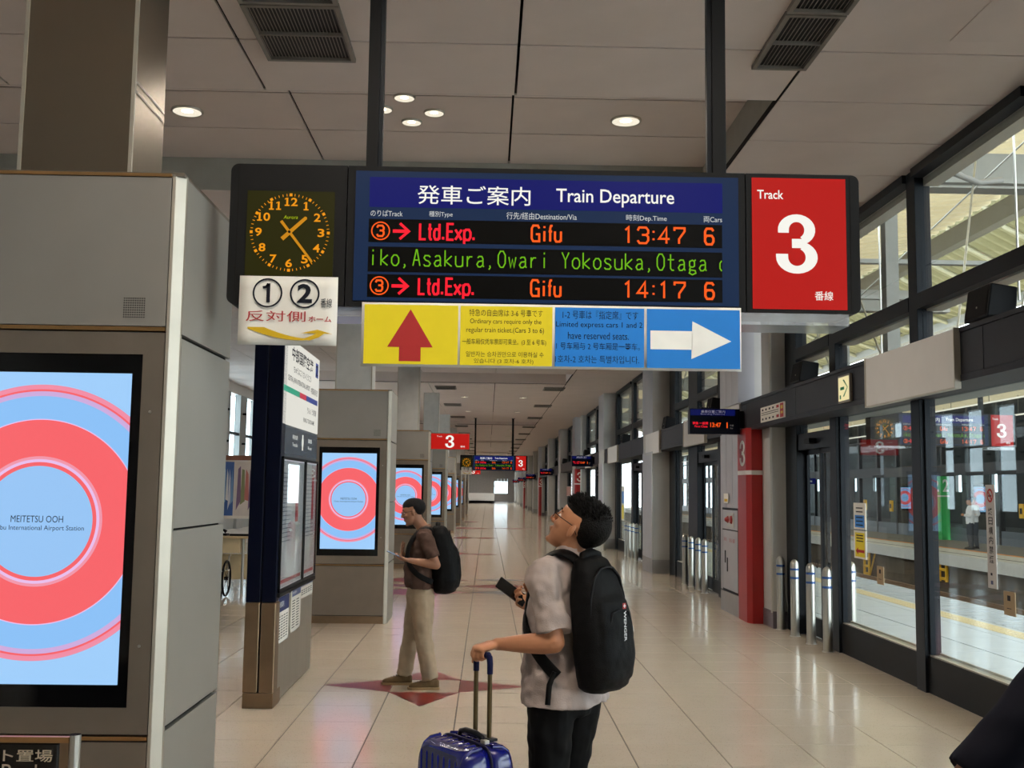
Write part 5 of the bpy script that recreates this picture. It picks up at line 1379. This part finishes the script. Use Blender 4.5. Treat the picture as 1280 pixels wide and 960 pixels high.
def glasses(par, c, f, l, u, sc, col=(20, 20, 22)):
    Q = lambda a, b, z: V(c) + (f * a + l * b + u * z) * sc
    m = MB(); g = MB()
    for s_ in (-1, 1):
        pts = []
        for k in range(21):
            a = 2 * math.pi * k / 20; ca, sa = math.cos(a), math.sin(a)
            pts.append(Q(.103 - .008 * abs(ca * .5 + s_ * .5) , s_ * .033 + .026 * math.copysign(abs(ca) ** .7, ca), .010 + .018 * math.copysign(abs(sa) ** .7, sa)))
        m.tube(pts, .0014 * sc, 6); g.add(pts[:-1], [list(range(20))])
        m.tube([Q(.095, s_ * .062, .016), Q(.06, s_ * .079, .016), (Q(-.0, s_ * .081, .016)), Q(-.03, s_ * .079, -.006)], .0017 * sc, 6)
        m.tube([Q(.095, s_ * .058, .014), Q(.095, s_ * .063, .016)], .0015 * sc, 6)
    m.tube([Q(.104, -.008, .014), Q(.108, 0, .018), Q(.104, .008, .014)], .0014 * sc, 6)
    o = m.build('glasses', mat('spectacle_frame', col, .3, .4), par, 'thin dark spectacles'); o['_o'] = par['_o']
    g.build('lenses', glass_mat('lens_glass', (.95, .96, .96)), o)
def hair_mesh(par, c, f, l, u, sc, col, top=.012, sides=.004, tufts=0, seed=1, nape=.01):
    Q = lambda a, b, z: V(c) + (f * a + l * b + u * z) * sc
    ax = (f, l, u); m = MB()
    blob(m, Q(-.040, 0, .042), (.086 + sides) * sc, (.0735 + sides) * sc, (.080 + top * .5) * sc, ax, 20, 12)
    blob(m, Q(-.008, 0, .064 + top * .4), .094 * sc, .070 * sc, (.064 + top * .5) * sc, ax, 20, 10)
    blob(m, Q(-.052, 0, nape), .052 * sc, (.060 + sides) * sc, .05 * sc, ax, 20, 10)
    r = random.Random(seed)
    me = fuse(m, .006, 2)
    o = skin_build(me, 'hair', mat('hair_%d' % col[0], col, .55, bump=(160, .6)), par, 'short black hair')
    if tufts:
        t = MB()
        for k in range(tufts):
            a = r.uniform(-math.pi, math.pi); e = r.uniform(.18, 1.0)
            b = Q(-.012 + .088 * math.cos(a) * math.sqrt(1 - e * e * .8), .07 * math.sin(a) * math.sqrt(1 - e * e * .8), .062 + (.064 + top * .5) * e * .86)
            dr = (b - Q(-.02, 0, .0)).normalized() + f * r.uniform(-.25, .45) + l * r.uniform(-.4, .4)
            L = r.uniform(.014, .028) * sc; dr.normalize()
            t.tube([b - dr * .012, b + dr * L * .45, b + dr * L + f * .006 * sc], [.0062, .0042, .0008], 5)
        o['_o'] = par['_o']
        t.build('hair_tufts', MATS['hair_%d' % col[0]], o, kind='stuff')
    return o
SKIN = mat('skin_tan', (178, 122, 88), .5, noise=(14, .07)); SKIN2 = mat('skin_brown', (150, 104, 78), .5, noise=(14, .07))  # second skin tone, darker than the first
def pants(par, pel, F, L, legs, mt, ease=1.0, label=None, voxel=.009):
    """legs: list of (hip, knee, ankle) points; cloth slightly bigger than the leg"""
    m = MB()
    for h, k, a in legs:
        h, k, a = V(h), V(k), V(a)
        limb(m, [h + V((0, 0, .02)), h, h.lerp(k, .5), k, k.lerp(a, .45), a.lerp(k, .02)], [(.090 * ease, .09 * ease), (.094 * ease, .093 * ease), (.088 * ease, .086 * ease), (.072 * ease, .07 * ease), (.067 * ease, .065 * ease), (.062 * ease, .062 * ease)], L, 18, 3, True, False)
    p = V(pel)
    m.loft([(p + V((0, 0, z)), a * ease, b * ease, F, L) for z, a, b in ((-.1, .095, .14), (-.04, .112, .15), (.02, .105, .145), (.06, .09, .13))], 22)
    return skin_build(fuse(m, voxel, 3, (.085, .022)), 'trousers', mt, par, label)
def shoe(par, ankle, d, mt, sole, up=V((0, 0, 1))):
    a = V(ankle); d = V((d[0], d[1], 0)).normalized(); s = V((-d.y, d.x, 0)); g = V((a.x, a.y, 0))
    m = MB()
    m.loft([(g + d * x + up * z, w, h, s, up) for x, z, w, h in ((-.075, .045, .02, .03), (-.06, .048, .036, .042), (0, .055, .041, .048), (.06, .045, .044, .038), (.12, .036, .047, .03), (.165, .03, .04, .024), (.19, .026, .02, .014))], 18)
    m.loft([(g + up * z + d * .0, .045, .05, s, d) for z in (.04, .07, .095)], 16)
    o = skin_build(fuse(m, .006, 3), 'shoe', mt, par); o['_o'] = par['_o']
    m = MB(); pts = []
    for x, w in ((-.082, .012), (-.075, .034), (-.03, .042), (.04, .045), (.11, .05), (.16, .044), (.19, .03), (.202, .008)): pts.append((x, w))
    ring = [(x, -w) for x, w in pts] + [(x, w) for x, w in pts[::-1]]
    fa = Face(g, d, s); m.prism(ring, fa, .0, .022)
    m.build('sole', sole, o, bevel=.003)
    lc = MB()
    for k in range(4): lc.tube([g + d * (.045 + .022 * k) + s * .022 + up * (.088 - .009 * k), g + d * (.048 + .022 * k) + up * (.096 - .009 * k), g + d * (.045 + .022 * k) - s * .022 + up * (.088 - .009 * k)], .003, 5)
    lc.build('laces', MATS.get('lace') or mat('lace', (70, 56, 40), .7), o)
    return o

def backpack(par, name, lab, c, B, Lx, w, d, h, mt, tilt=0.0, wen=False):
    """soft backpack hanging on the wearer's back: c = centre, B = direction away from the back, Lx = wearer's left"""
    t = root(name, par, lab, 'backpack')
    U = (V((0, 0, 1)) + B * tilt).normalized(); c = V(c); B = (B - U * B.dot(U)).normalized(); Lx = V(Lx)
    m = MB(); rows = []
    for z, a, b, o in ((-.5, .62, .55, .0), (-.46, .86, .8, .01), (-.3, 1.0, 1.0, .02), (-.05, 1.0, .98, .01), (.2, .93, .86, -.01), (.38, .8, .68, -.025), (.47, .62, .5, -.04), (.5, .4, .3, -.045)):
        rows.append((c + U * (z * h) + B * o, w / 2 * a, d / 2 * b, Lx, B))
    m.loft(rows, 28, pw=.72)
    # front pocket
    rows = [(c + U * (z * h) + B * (d * .34 + o), w / 2 * a, d * .26 * b, Lx, B) for z, a, b, o in ((-.44, .5, .5, -.01), (-.4, .74, .85, 0), (-.25, .82, 1.0, .008), (0, .8, .95, .004), (.16, .7, .75, -.01), (.24, .5, .4, -.025))]
    m.loft(rows, 24, pw=.75)
    body = skin_build(fuse(m, .008, 3, (.06, .008)), 'bag', mt, t); body['_o'] = t['_o']
    z1 = MB()
    pts = [c + U * (z * h) + B * (d * .22) + Lx * (w * .5 * q) for z, q in ((-.3, .9), (0, .91), (.2, .82), (.34, .62), (.41, .3), (.42, 0), (.41, -.3), (.34, -.62), (.2, -.82), (0, -.91), (-.3, -.9))]
    z1.tube(pts, .006, 6)
    z1.tube([c + U * (z * h) + B * (d * .545) + Lx * (w * .5 * q) for z, q in ((-.2, .55), (.0, .53), (.09, .38), (.11, 0), (.09, -.38), (.0, -.53), (-.2, -.55))], .004, 6)
    z1.build('zip', mat('zip_black', (14, 14, 16), .45), body)
    hd = MB(); tp = c + U * (.5 * h) - B * (d * .2)
    hd.tube([tp - Lx * .06 - U * .03, tp - Lx * .052 + U * .002, tp + U * .012, tp + Lx * .052 + U * .002, tp + Lx * .06 - U * .03], [.016, .02, .024, .02, .016], 10)
    hd.build('grab_handle', mt, t)
    return t, body, U, B

def strap(par, pts, w, th, mt, side, nm='shoulder_strap'):
    m = MB(); rows = crom([tuple(p) for p in pts], 4); P = [V(r) for r in rows]; secs = []
    for i, p in enumerate(P):
        t = (P[min(i + 1, len(P) - 1)] - P[max(i - 1, 0)]).normalized(); c = V(side); nn = V((p.x - c.x, p.y - c.y, max(0, p.z - c.z) * 1.6))
        nn = (nn - t * nn.dot(t)).normalized(); x = t.cross(nn)
        secs.append((p, w / 2, th / 2, x, nn))
    m.loft(secs, 12, pw=.6)
    return m.build(nm, mt, par)

# ---------------- the traveller in the pale polo, looking up, one hand on his suitcase
A42 = math.radians(138)
F1 = V((math.cos(A42), math.sin(A42), 0)); L1 = V((-F1.y, F1.x, 0))
O1 = V((.355, 4.85, 0)); UP = V((0, 0, 1))
def W1(f, l, z): return O1 + F1 * f + L1 * l + UP * z
p1_ = root('person', tuple(O1), 'nearer person in a pale grey polo looking up, one hand on a suitcase', 'person')
hf, hl, hu = head_axes(math.radians(158), math.radians(33))
hc = V((.400, 4.80, 1.582)); HS = 1.12
m = MB()
head(m, hc, hf, hl, hu, HS)
limb(m, [W1(-.05, 0, 1.36), W1(-.045, 0, 1.45), hc - hu * .07 - hf * .02, hc - hu * .03 - hf * .015], [(.075, .085), (.058, .062), (.056, .06), (.055, .058)], L1, 18)
m.loft([(W1(f, 0, z), a, b, F1, L1) for f, z, a, b in ((0, .85, .11, .16), (.01, .95, .125, .165), (.015, 1.1, .125, .16), (0, 1.25, .12, .175), (-.015, 1.36, .1, .18), (-.03, 1.42, .07, .13), (-.04, 1.46, .05, .06))], 24)
SL, EL, WL = V((.247, 4.71, 1.395)), V((.295, 4.64, 1.105)), V((.048, 4.745, 1.083))
SR, ER, WR = W1(-.01, -.175, 1.395), V((.43, 5.08, 1.13)), V((.225, 5.0, 1.215))
for a, b, c in ((SL, EL, WL), (SR, ER, WR)):
    limb(m, [a, a.lerp(b, .35), a.lerp(b, .75), b], [.056, .052, .046, .044], None, 16)
    limb(m, [b, b.lerp(c, .25), b.lerp(c, .6), b.lerp(c, .88), c], [.044, .046, .038, .029, .027], None, 16)
# left hand closed over the bar of the case, right hand round the phone
hand(m, WL, (-.84, -.52, -.14), (-.1, .0, -1), -1, ((62, 82, 55), (64, 84, 55), (66, 84, 55), (68, 82, 50)), 1.1, .5, 55)
hand(m, WR, (-.86, -.1, .42), (.2, -.75, .55), 1, ((38, 45, 30), (40, 50, 35), (42, 50, 35), (45, 50, 35)), .98, 2, 35)
for s_ in (1, -1):
    h = W1(.0, s_ * .095, .88); k = W1(.03 - .03 * s_, s_ * .11, .48); a = W1(-.02 - .03 * s_, s_ * .12, .08)
    limb(m, [h, h.lerp(k, .5), k, k.lerp(a, .35), a], [.085, .072, .055, .052, .036], None, 16)
    limb(m, [a + UP * -.02, a + F1 * .06 + UP * -.045], [.034, .028], None, 12)
skin_build(fuse(m, .0048, 3), 'body', SKIN, p1_)
face_parts(p1_, hc, hf, hl, hu, HS)
glasses(p1_, hc, hf, hl, hu, HS)
hair_mesh(p1_, hc, hf, hl, hu, HS, (9, 7, 6), .018, .001, 480, 3, .0)
# polo shirt
m = MB()
m.loft([(W1(f, 0, z), a, b, F1, L1) for f, z, a, b in ((.0, .822, .170, .224), (.0, .85, .171, .225), (.012, .95, .160, .212), (.02, 1.1, .148, .195), (.01, 1.22, .14, .198), (-.01, 1.33, .122, .2), (-.025, 1.40, .098, .172), (-.035, 1.445, .078, .105), (-.04, 1.475, .062, .07))], 30)
for a, b, q in ((SL, EL, .86), (SR, ER, .86)):
    e = a.lerp(b, q); inn = W1(-.015, .1 if a is SL else -.1, 1.385)
    limb(m, [inn, a + UP * .0, a.lerp(b, .4), e], [(.078, .078), (.074, .074), (.069, .072), (.071, .076)], L1, 18, 3, True, False)
pol = mat('polo_cloth', (166, 152, 146), .75, noise=(18, .05), bump=(220, .25))
shirt = skin_build(fuse(m, .0065, 3, (.075, .036)), 'polo_shirt', pol, p1_); shirt['_o'] = p1_['_o']
m = MB()
rows = []
for k in range(15):
    a = math.radians(-150 + 300 * k / 14); q = W1(-.03 + .07 * math.cos(a), .078 * math.sin(a), 1.482 + .018 * -math.cos(a)); rows.append(q)
secs = []
for i, q in enumerate(rows):
    t = (rows[min(i + 1, 14)] - rows[max(i - 1, 0)]).normalized(); o = (q - W1(-.035, 0, q.z)).normalized()
    secs.append((q, .006, .030, o, (UP - o * .45).normalized()))
m.loft(secs, 10, pw=.6).build('collar', pol, shirt)
pants(p1_, W1(0, 0, .87), F1, L1, [(W1(0, s_ * .095, .84), W1(.03 - .03 * s_, s_ * .11, .48), W1(-.02 - .03 * s_, s_ * .12, .07)) for s_ in (1, -1)], mat('black_trousers', (4, 4, 5), .8, noise=(12, .2)), 1.12, 'loose black trousers', .008)
for s_ in (1, -1): shoe(p1_, W1(-.02 - .03 * s_, s_ * .12, .08), F1, mat('black_shoe', (16, 16, 18), .4), mat('shoe_sole_dark', (30, 30, 30), .6))
# his backpack
bagm = mat('black_nylon', (5, 5, 6), .6, noise=(40, .2), bump=(260, .3))
pk, bag, PU, PB = backpack(tuple(W1(-.24, 0, .86)), 'backpack', 'large black backpack with white lettering on the nearer person', W1(-.212, .03, 1.185), -F1, L1, .29, .20, .57, bagm, -.04)
g = Face(W1(-.212, .03, 1.185) + PB * .139, -PU, -L1)
m = MB().text(g, 'WENGER', -.06, .065, -.038, -.020, .014, .02)
m.build('lettering', mat('bag_print', (214, 214, 214), .5), bag, 'white vertical lettering')
m = MB().rect(g, -.092, -.068, -.041, -.017, .012).mat(1).rect(g, -.0885, -.0715, -.0312, -.0268, .013).rect(g, -.0822, -.0778, -.0375, -.0205, .013)
m.build('emblem', [INK_R, mat('bag_print', (214, 214, 214))], bag, 'small red badge with a white cross')
MB().tube([W1(-.212, .03, 1.15) + PB * .085 - L1 * .118 + PU * (.0 + .02 * math.cos(a)) + L1 * .012 * math.sin(a) for a in [2 * math.pi * k / 12 for k in range(13)]], .0025, 6).build('pull_ring', M_STEEL, bag)
for s_ in (1, -1):
    pts = [W1(-.16, s_ * .075, 1.40), W1(-.115, s_ * .095, 1.462), W1(-.04, s_ * .11, 1.482), W1(.04, s_ * .118, 1.44), W1(.095, s_ * .122, 1.34), W1(.108, s_ * .14, 1.24), W1(.075, s_ * .185, 1.155), W1(-.01, s_ * .214, 1.06), W1(-.105, s_ * .19, .965)]
    strap(pk, pts, .056, .014, bagm, W1(-.02, 0, 1.30))
    MB().tube([W1(-.10, s_ * .20, .985), W1(-.085, s_ * .216, .93), W1(-.08, s_ * .22, .85)], [.012, .016, .016], 4).build('strap_tail', bagm, pk)
# phone in his right hand
pa = WR + V((-.86, -.1, .42)).normalized() * .085
ph = root('mobile_phone', tuple(pa - UP * .05), 'black mobile phone in the hand of the nearer person', 'phone')
ux = V((-.80, -.02, .58)).normalized(); un = V((.45, -.62, .62)); un = (un - ux * un.dot(ux)).normalized(); us = ux.cross(un)
pc = pa + ux * .045 + un * .012
MB().obox(pc, .078, .037, .004, ux, us, un).build('case', mat('phone_black', (10, 10, 11), .25), ph, bevel=.003)
MB().obox(pc - un * .0045, .074, .033, .0006, ux, us, un).build('screen', M_BLACK, ph)

# ---------------- the suitcase
WD = V((.57, -.82, 0)).normalized(); TD = V((.82, .57, 0)).normalized()
C0 = V((-.077, 4.652, 0))
sc_ = root('suitcase', tuple(C0), 'glossy dark blue hard shell suitcase with its handle pulled up', 'suitcase')
blue = mat('blue_polycarbonate', (9, 14, 92), .22, .0, noise=(6, .1), coat=.35)
HWc, HT, ZB, ZT = .2, .12, .075, .70
def shell(sg):
    m = MB(); n = 44; rows = []
    for d in (.004, .05, .09, .11, .122):
        k = {.004: 1.0, .05: 1.0, .09: .985, .11: .955, .122: .90}[d]; ring = []
        for i in range(n):
            a = 2 * math.pi * i / n; ca, sa = math.cos(a), math.sin(a)
            x = HWc * k * math.copysign(abs(ca) ** .34, ca); z = (ZT - ZB) / 2 * k * math.copysign(abs(sa) ** .26, sa)
            ring.append(C0 + WD * x + TD * (sg * d) + UP * ((ZT + ZB) / 2 + z))
        rows.append(ring)
    vs = [q for r in rows for q in r]
    m.add(vs, [(j * n + i, j * n + (i + 1) % n, (j + 1) * n + (i + 1) % n, (j + 1) * n + i) for j in range(len(rows) - 1) for i in range(n)], True)
    m.add(rows[-1], [list(range(n))]); m.add(rows[0], [list(range(n))])
    o = m.build('shell', blue, sc_, fix=True); o['_o'] = sc_['_o']
    for r in range(8):
        x = -.154 + .044 * r
        pts = [C0 + WD * x + TD * (sg * d) + UP * z for d, z in ((.03, ZT - .004), (.08, ZT - .010), (.108, ZT - .03), (.121, ZT - .06), (.1225, .4), (.121, ZB + .06), (.105, ZB + .02))]
        MB().tube([q - TD * sg * .003 for q in pts], .009, 8).build('rib', blue, o)
    return o
shell(-1); shell(1)
m = MB(); n = 44; pts = []
for i in range(n + 1):
    a = 2 * math.pi * i / n; ca, sa = math.cos(a), math.sin(a)
    pts.append(C0 + WD * (HWc * 1.004) * math.copysign(abs(ca) ** .34, ca) + UP * ((ZT + ZB) / 2 + (ZT - ZB) / 2 * 1.004 * math.copysign(abs(sa) ** .26, sa)))
m.tube(pts, .0065, 6).build('zip_seam', mat('zip_navy', (14, 16, 40), .4), sc_)
hb = C0 + TD * .085
for x in (-.052, .052):
    MB().cyl(hb + WD * x + UP * .6, hb + WD * x + UP * .99, .0102).build('telescopic_tube', mat('bronze_tube', (96, 82, 56), .35, .85), sc_)
    MB().tube([hb + WD * x + UP * .97, hb + WD * x + UP * 1.012, hb + WD * (x * .92) + UP * 1.038, hb + WD * (x * .6) + UP * 1.045], [.013, .0135, .014, .014], 10).build('handle_corner', mat('handle_navy', (16, 20, 56), .35), sc_)
MB().cyl(hb + WD * -.04 + UP * 1.045, hb + WD * .04 + UP * 1.045, .0145).build('grip', MATS['handle_navy'], sc_)
MB().obox(hb + UP * .702, .085, .022, .006, WD, TD, UP).build('handle_base', mat('base_black', (14, 14, 20), .4), sc_, bevel=.003)
MB().tube([C0 + WD * x + UP * z - TD * .0 + TD * .03 for x, z in ((-.09, ZT - .005), (-.08, ZT + .018), (-.04, ZT + .028), (.04, ZT + .028), (.08, ZT + .018), (.09, ZT - .005))], [.012, .012, .013, .013, .012, .012], 8).build('carry_handle', MATS['base_black'], sc_)
MB().obox(C0 + WD * .1 + TD * .03 + UP * (ZT + .006), .018, .012, .008, WD, TD, UP).build('handle_end', M_TRIM, sc_, 'pale metal handle end', bevel=.003)
MB().obox(C0 + WD * (HWc + .002) + TD * .045 + UP * .56, .005, .018, .045, WD, TD, UP).build('lock_plate', M_TRIM, sc_, 'cream lock plate', bevel=.003)
MB().obox(C0 + WD * (HWc + .004) + TD * .005 + UP * .535, .006, .012, .022, WD, TD, UP).build('zip_pull', M_STEEL_D, sc_, bevel=.002)
for a in (-1, 1):
    for b in (-1, 1):
        q = C0 + WD * (a * .16) + TD * (b * .085)
        wh = MB().cyl(q + UP * .03 - TD * .012, q + UP * .03 + TD * .012, .03, n=20).build('wheel', mat('rubber', (20, 20, 22), .6), sc_)
        wh['_o'] = sc_['_o']
        MB().obox(q + UP * .062, .022, .02, .016, WD, TD, UP).build('wheel_housing', MATS['base_black'], wh, bevel=.004)

# ---------------- the man in the brown polo reading his phone
O2 = V((-.60, 9.75, 0)); F2 = V((-1, -.05, 0)).normalized(); L2 = V((-F2.y, F2.x, 0))
def W2(f, l, z): return O2 + F2 * f + L2 * l + UP * z
p2_ = root('person', tuple(O2), 'person in a brown polo and khaki trousers standing on the red floor star', 'person')
hf2, hl2, hu2 = head_axes(math.radians(183), math.radians(-12)); hc2 = V((-.668, 9.75, 1.535)); HS2 = .98
m = MB()
head(m, hc2, hf2, hl2, hu2, HS2)
limb(m, [W2(-.05, 0, 1.30), W2(-.035, 0, 1.38), hc2 - hu2 * .075 - hf2 * .025, hc2 - hu2 * .03 - hf2 * .02], [(.07, .08), (.054, .058), (.05, .053), (.05, .053)], L2, 18)
m.loft([(W2(f, 0, z), a, b, F2, L2) for f, z, a, b in ((-.02, .82, .1, .15), (0, .92, .11, .155), (0, 1.05, .11, .15), (-.01, 1.2, .11, .165), (-.03, 1.3, .09, .17), (-.04, 1.36, .065, .12), (-.045, 1.40, .045, .055))], 24)
SL2, EL2, WL2 = W2(-.05, .175, 1.325), W2(-.15, .225, 1.085), W2(.085, .215, 1.125)
SR2, ER2, WR2 = W2(-.02, -.17, 1.325), W2(.05, -.22, 1.10), W2(.155, -.04, 1.16)
for a, b, c in ((SL2, EL2, WL2), (SR2, ER2, WR2)):
    limb(m, [a, a.lerp(b, .35), a.lerp(b, .75), b], [.052, .047, .041, .039], None, 14)
    limb(m, [b, b.lerp(c, .25), b.lerp(c, .6), b.lerp(c, .88), c], [.039, .041, .034, .026, .025], None, 14)
hand(m, WL2, F2 + UP * .12 + L2 * -.1, UP * 1 + F2 * -.2, -1, ((20, 30, 25), (22, 34, 28), (24, 36, 28), (26, 38, 28)), .95, 3, 25)
hand(m, WR2, F2 * .05 + UP * .62 + L2 * .75, -F2 * 1 + UP * .1, 1, ((5, 12, 10), (6, 14, 10), (8, 14, 10), (10, 16, 12)), .95, 7, 10)
LG2 = [(W2(-.03, .09, .80), W2(-.05, .10, .44), W2(-.12, .12, .08)), (W2(0, -.09, .80), W2(.06, -.10, .45), W2(.12, -.12, .08))]
for h, k, a in LG2:
    limb(m, [h, h.lerp(k, .5), k, k.lerp(a, .35), a], [.08, .066, .05, .048, .033], None, 14)
    limb(m, [a + UP * -.02, a + F2 * .06 + UP * -.045], [.03, .026], None, 12)
skin_build(fuse(m, .0062, 2), 'body', SKIN2, p2_)
face_parts(p2_, hc2, hf2, hl2, hu2, HS2, .6)
glasses(p2_, hc2, hf2, hl2, hu2, HS2)
hair_mesh(p2_, hc2, hf2, hl2, hu2, HS2, (18, 16, 16), .008, .002, 0, 5)
m = MB()
m.loft([(W2(f, 0, z), a, b, F2, L2) for f, z, a, b in ((-.015, .87, .138, .185), (-.012, .93, .14, .186), (.002, 1.05, .136, .178), (-.005, 1.18, .13, .183), (-.025, 1.28, .112, .185), (-.038, 1.345, .085, .15), (-.045, 1.385, .068, .09), (-.045, 1.41, .056, .062))], 28)
for a, b, s_ in ((SL2, EL2, 1), (SR2, ER2, -1)):
    limb(m, [W2(-.03, s_ * .1, 1.32), a, a.lerp(b, .4), a.lerp(b, .74)], [.07, .067, .062, .066], L2, 16, 3, True, False)
brown = mat('brown_polo', (74, 54, 45), .8, noise=(16, .08), bump=(200, .25))
sh2 = skin_build(fuse(m, .008, 2, (.07, .034)), 'polo_shirt', brown, p2_); sh2['_o'] = p2_['_o']
rows = [W2(-.04 + .058 * math.cos(a), .062 * math.sin(a), 1.405 - .014 * math.cos(a)) for a in [math.radians(-150 + 300 * k / 14) for k in range(15)]]
secs = []
for i, q in enumerate(rows):
    o = (q - W2(-.04, 0, q.z)).normalized(); secs.append((q, .006, .022, o, (UP - o * .35).normalized()))
MB().loft(secs, 10, pw=.6).build('collar', mat('collar_brown', (112, 90, 76), .8), sh2)
pants(p2_, W2(-.01, 0, .83), F2, L2, LG2, mat('khaki_cotton', (158, 138, 114), .8, noise=(10, .07)), 1.14, 'baggy khaki trousers', .009)
shm, som = mat('brown_suede', (104, 82, 54), .75, noise=(20, .1)), mat('sole_tan', (150, 118, 80), .6)
for h, k, a in LG2: shoe(p2_, a, F2, shm, som)
pk2, bag2, u2, b2 = backpack(tuple(W2(-.2, 0, .86)), 'backpack', 'rounded black backpack on the person in the brown polo', W2(-.215, .02, 1.125), -F2, L2, .33, .25, .60, bagm, -.02)
for s_ in (1, -1):
    strap(pk2, [W2(-.14, s_ * .08, 1.36), W2(-.08, s_ * .1, 1.405), W2(-.02, s_ * .112, 1.39), W2(.06, s_ * .125, 1.31), W2(.105, s_ * .14, 1.2), W2(.085, s_ * .17, 1.08), W2(.0, s_ * .19, .99), W2(-.12, s_ * .16, .93)], .05, .013, bagm, W2(-.03, 0, 1.24))
qa = WL2 + F2 * .10 + UP * .035
ph2 = root('mobile_phone', tuple(qa - UP * .02), 'pale mobile phone held by the person in the brown polo', 'phone')
ax = (F2 * .9 + UP * .38).normalized(); an = (UP * .9 - F2 * .38).normalized(); an = (an - ax * an.dot(ax)).normalized()
MB().obox(qa + ax * .035, .075, .036, .004, ax, ax.cross(an), an).build('case', mat('phone_silver', (150, 160, 176), .25, .5), ph2, bevel=.003)
MB().obox(qa + ax * .035 + an * .0042, .07, .033, .0006, ax, ax.cross(an), an).build('screen', em('phone_glow', (120, 150, 190), .7), ph2)

# ---------------- simple full figures: the dark shoulder at the right edge and two staff across the tracks
def figure(O, yaw, lab, shirt, trous, skin, cap=None, H_=1.72, arm='down', long_=False, vox=.012, belly=0.0, hair=(16, 14, 13)):
    O = V(O); k = H_ / 1.72; F = V((math.cos(yaw), math.sin(yaw), 0)); L = V((-F.y, F.x, 0))
    Wf = lambda f, l, z: O + (F * f + L * l + UP * z) * k
    p = root('person', tuple(O), lab, 'person')
    f, l, u = head_axes(yaw, 0); c = Wf(0.01, 0, 1.605)
    m = MB(); head(m, c, f, l, u, k)
    limb(m, [Wf(-.03, 0, 1.38), Wf(-.02, 0, 1.46), Wf(-.01, 0, 1.54)], [.06 * k, .055 * k, .052 * k], L)
    m.loft([(Wf(a, 0, z), d * k, w * k, F, L) for a, z, d, w in ((0, .85, .11, .155), (0, 1.1, .115, .15), (0, 1.3, .11, .175), (-.02, 1.42, .07, .13))], 20)
    arms = []
    for s_ in (1, -1):
        a = Wf(-.01, s_ * .18, 1.39)
        if arm == 'down': b = Wf(.0, s_ * .43, 1.12); w = Wf(.2, s_ * .25, 1.05)
        else: b = Wf(.02, s_ * .24, 1.12); w = Wf(.2, s_ * .08, 1.14)
        arms.append((a, b, w))
        limb(m, [a, a.lerp(b, .5), b, b.lerp(w, .4), w], [.05 * k, .044 * k, .038 * k, .037 * k, .026 * k])
        hand(m, w, (w - b), -L * s_, -s_, (25, 30, 20), k, 3, 30)
    legs = []
    for s_ in (1, -1):
        h, n_, a = Wf(0, s_ * .09, .86), Wf(.02, s_ * .1, .47), Wf(-.02, s_ * .11, .08); legs.append((h, n_, a))
        limb(m, [h, h.lerp(n_, .5), n_, n_.lerp(a, .35), a, a + F * .05 - UP * .04], [.08 * k, .07 * k, .052 * k, .05 * k, .034 * k, .028 * k])
    skin_build(fuse(m, vox * .75, 2), 'body', skin, p)
    face_parts(p, c, f, l, u, k); hair_mesh(p, c, f, l, u, k, hair, .008, .002)
    m = MB()
    m.loft([(Wf(a, 0, z), (d + belly) * k, w * k, F, L) for a, z, d, w in ((0, .84, .13, .185), (0, .95, .135, .18), (0, 1.1, .135, .175), (0, 1.28, .128, .195), (-.01, 1.36, .11, .19), (-.02, 1.43, .08, .12), (-.02, 1.47, .06, .068))], 26)
    for (a, b, w), s_ in zip(arms, (1, -1)):
        e = [a.lerp(b, .85)] if not long_ else [b, b.lerp(w, .9)]
        limb(m, [Wf(-.01, s_ * .1, 1.38), a, a.lerp(b, .45)] + e, [.072 * k, .066 * k, .06 * k] + ([.06 * k] if not long_ else [.052 * k, .04 * k]), L, 16, 3, True, False)
    skin_build(fuse(m, vox, 4, (.1, .018)), 'shirt', shirt, p)
    pants(p, Wf(0, 0, .86), F, L, legs, trous, 1.08 * k, None, vox)
    for h, n_, a in legs: shoe(p, a, F, mat('black_shoe', (16, 16, 18), .4), MATS['shoe_sole_dark'])
    if cap is not None:
        cm = MB().loft([(c + u * z * k - f * .01, a * k, b * k, f, l) for z, a, b in ((.045, .105, .086), (.075, .106, .087), (.085, .12, .104), (.105, .125, .108), (.125, .10, .09))], 22)
        cm.loft([(c + u * .045 * k + f * (.085 + q) * k - u * q * .3, w * k, .004, l, u) for q, w in ((0, .07), (.03, .062), (.055, .03))], 12)
        cm.build('cap', cap, p)
    return p
figure((1.315, 2.0, 0), math.radians(90), 'person in a dark navy shirt cut by the right edge of the picture', mat('navy_shirt', (9, 11, 22), .85, noise=(10, .1)), MATS['black_trousers'], SKIN, None, 1.82, 'down', False, .008)
wsh, dtr, capm = mat('staff_white_shirt', (232, 234, 238), .7), mat('staff_grey_trousers', (62, 68, 78), .8), mat('staff_cap', (30, 34, 44), .6)
figure((15.98, 35.4, .001), math.radians(165), 'uniformed person in a white shirt and dark cap across the tracks, left of the pair', wsh, dtr, SKIN, capm, 1.68, 'fold', True, .016)
figure((16.32, 35.9, .001), math.radians(200), 'uniformed person in a white shirt and dark cap across the tracks, right of the pair', wsh, dtr, SKIN, capm, 1.70, 'fold', True, .016)

bpy.data.scenes.remove(TYPE)
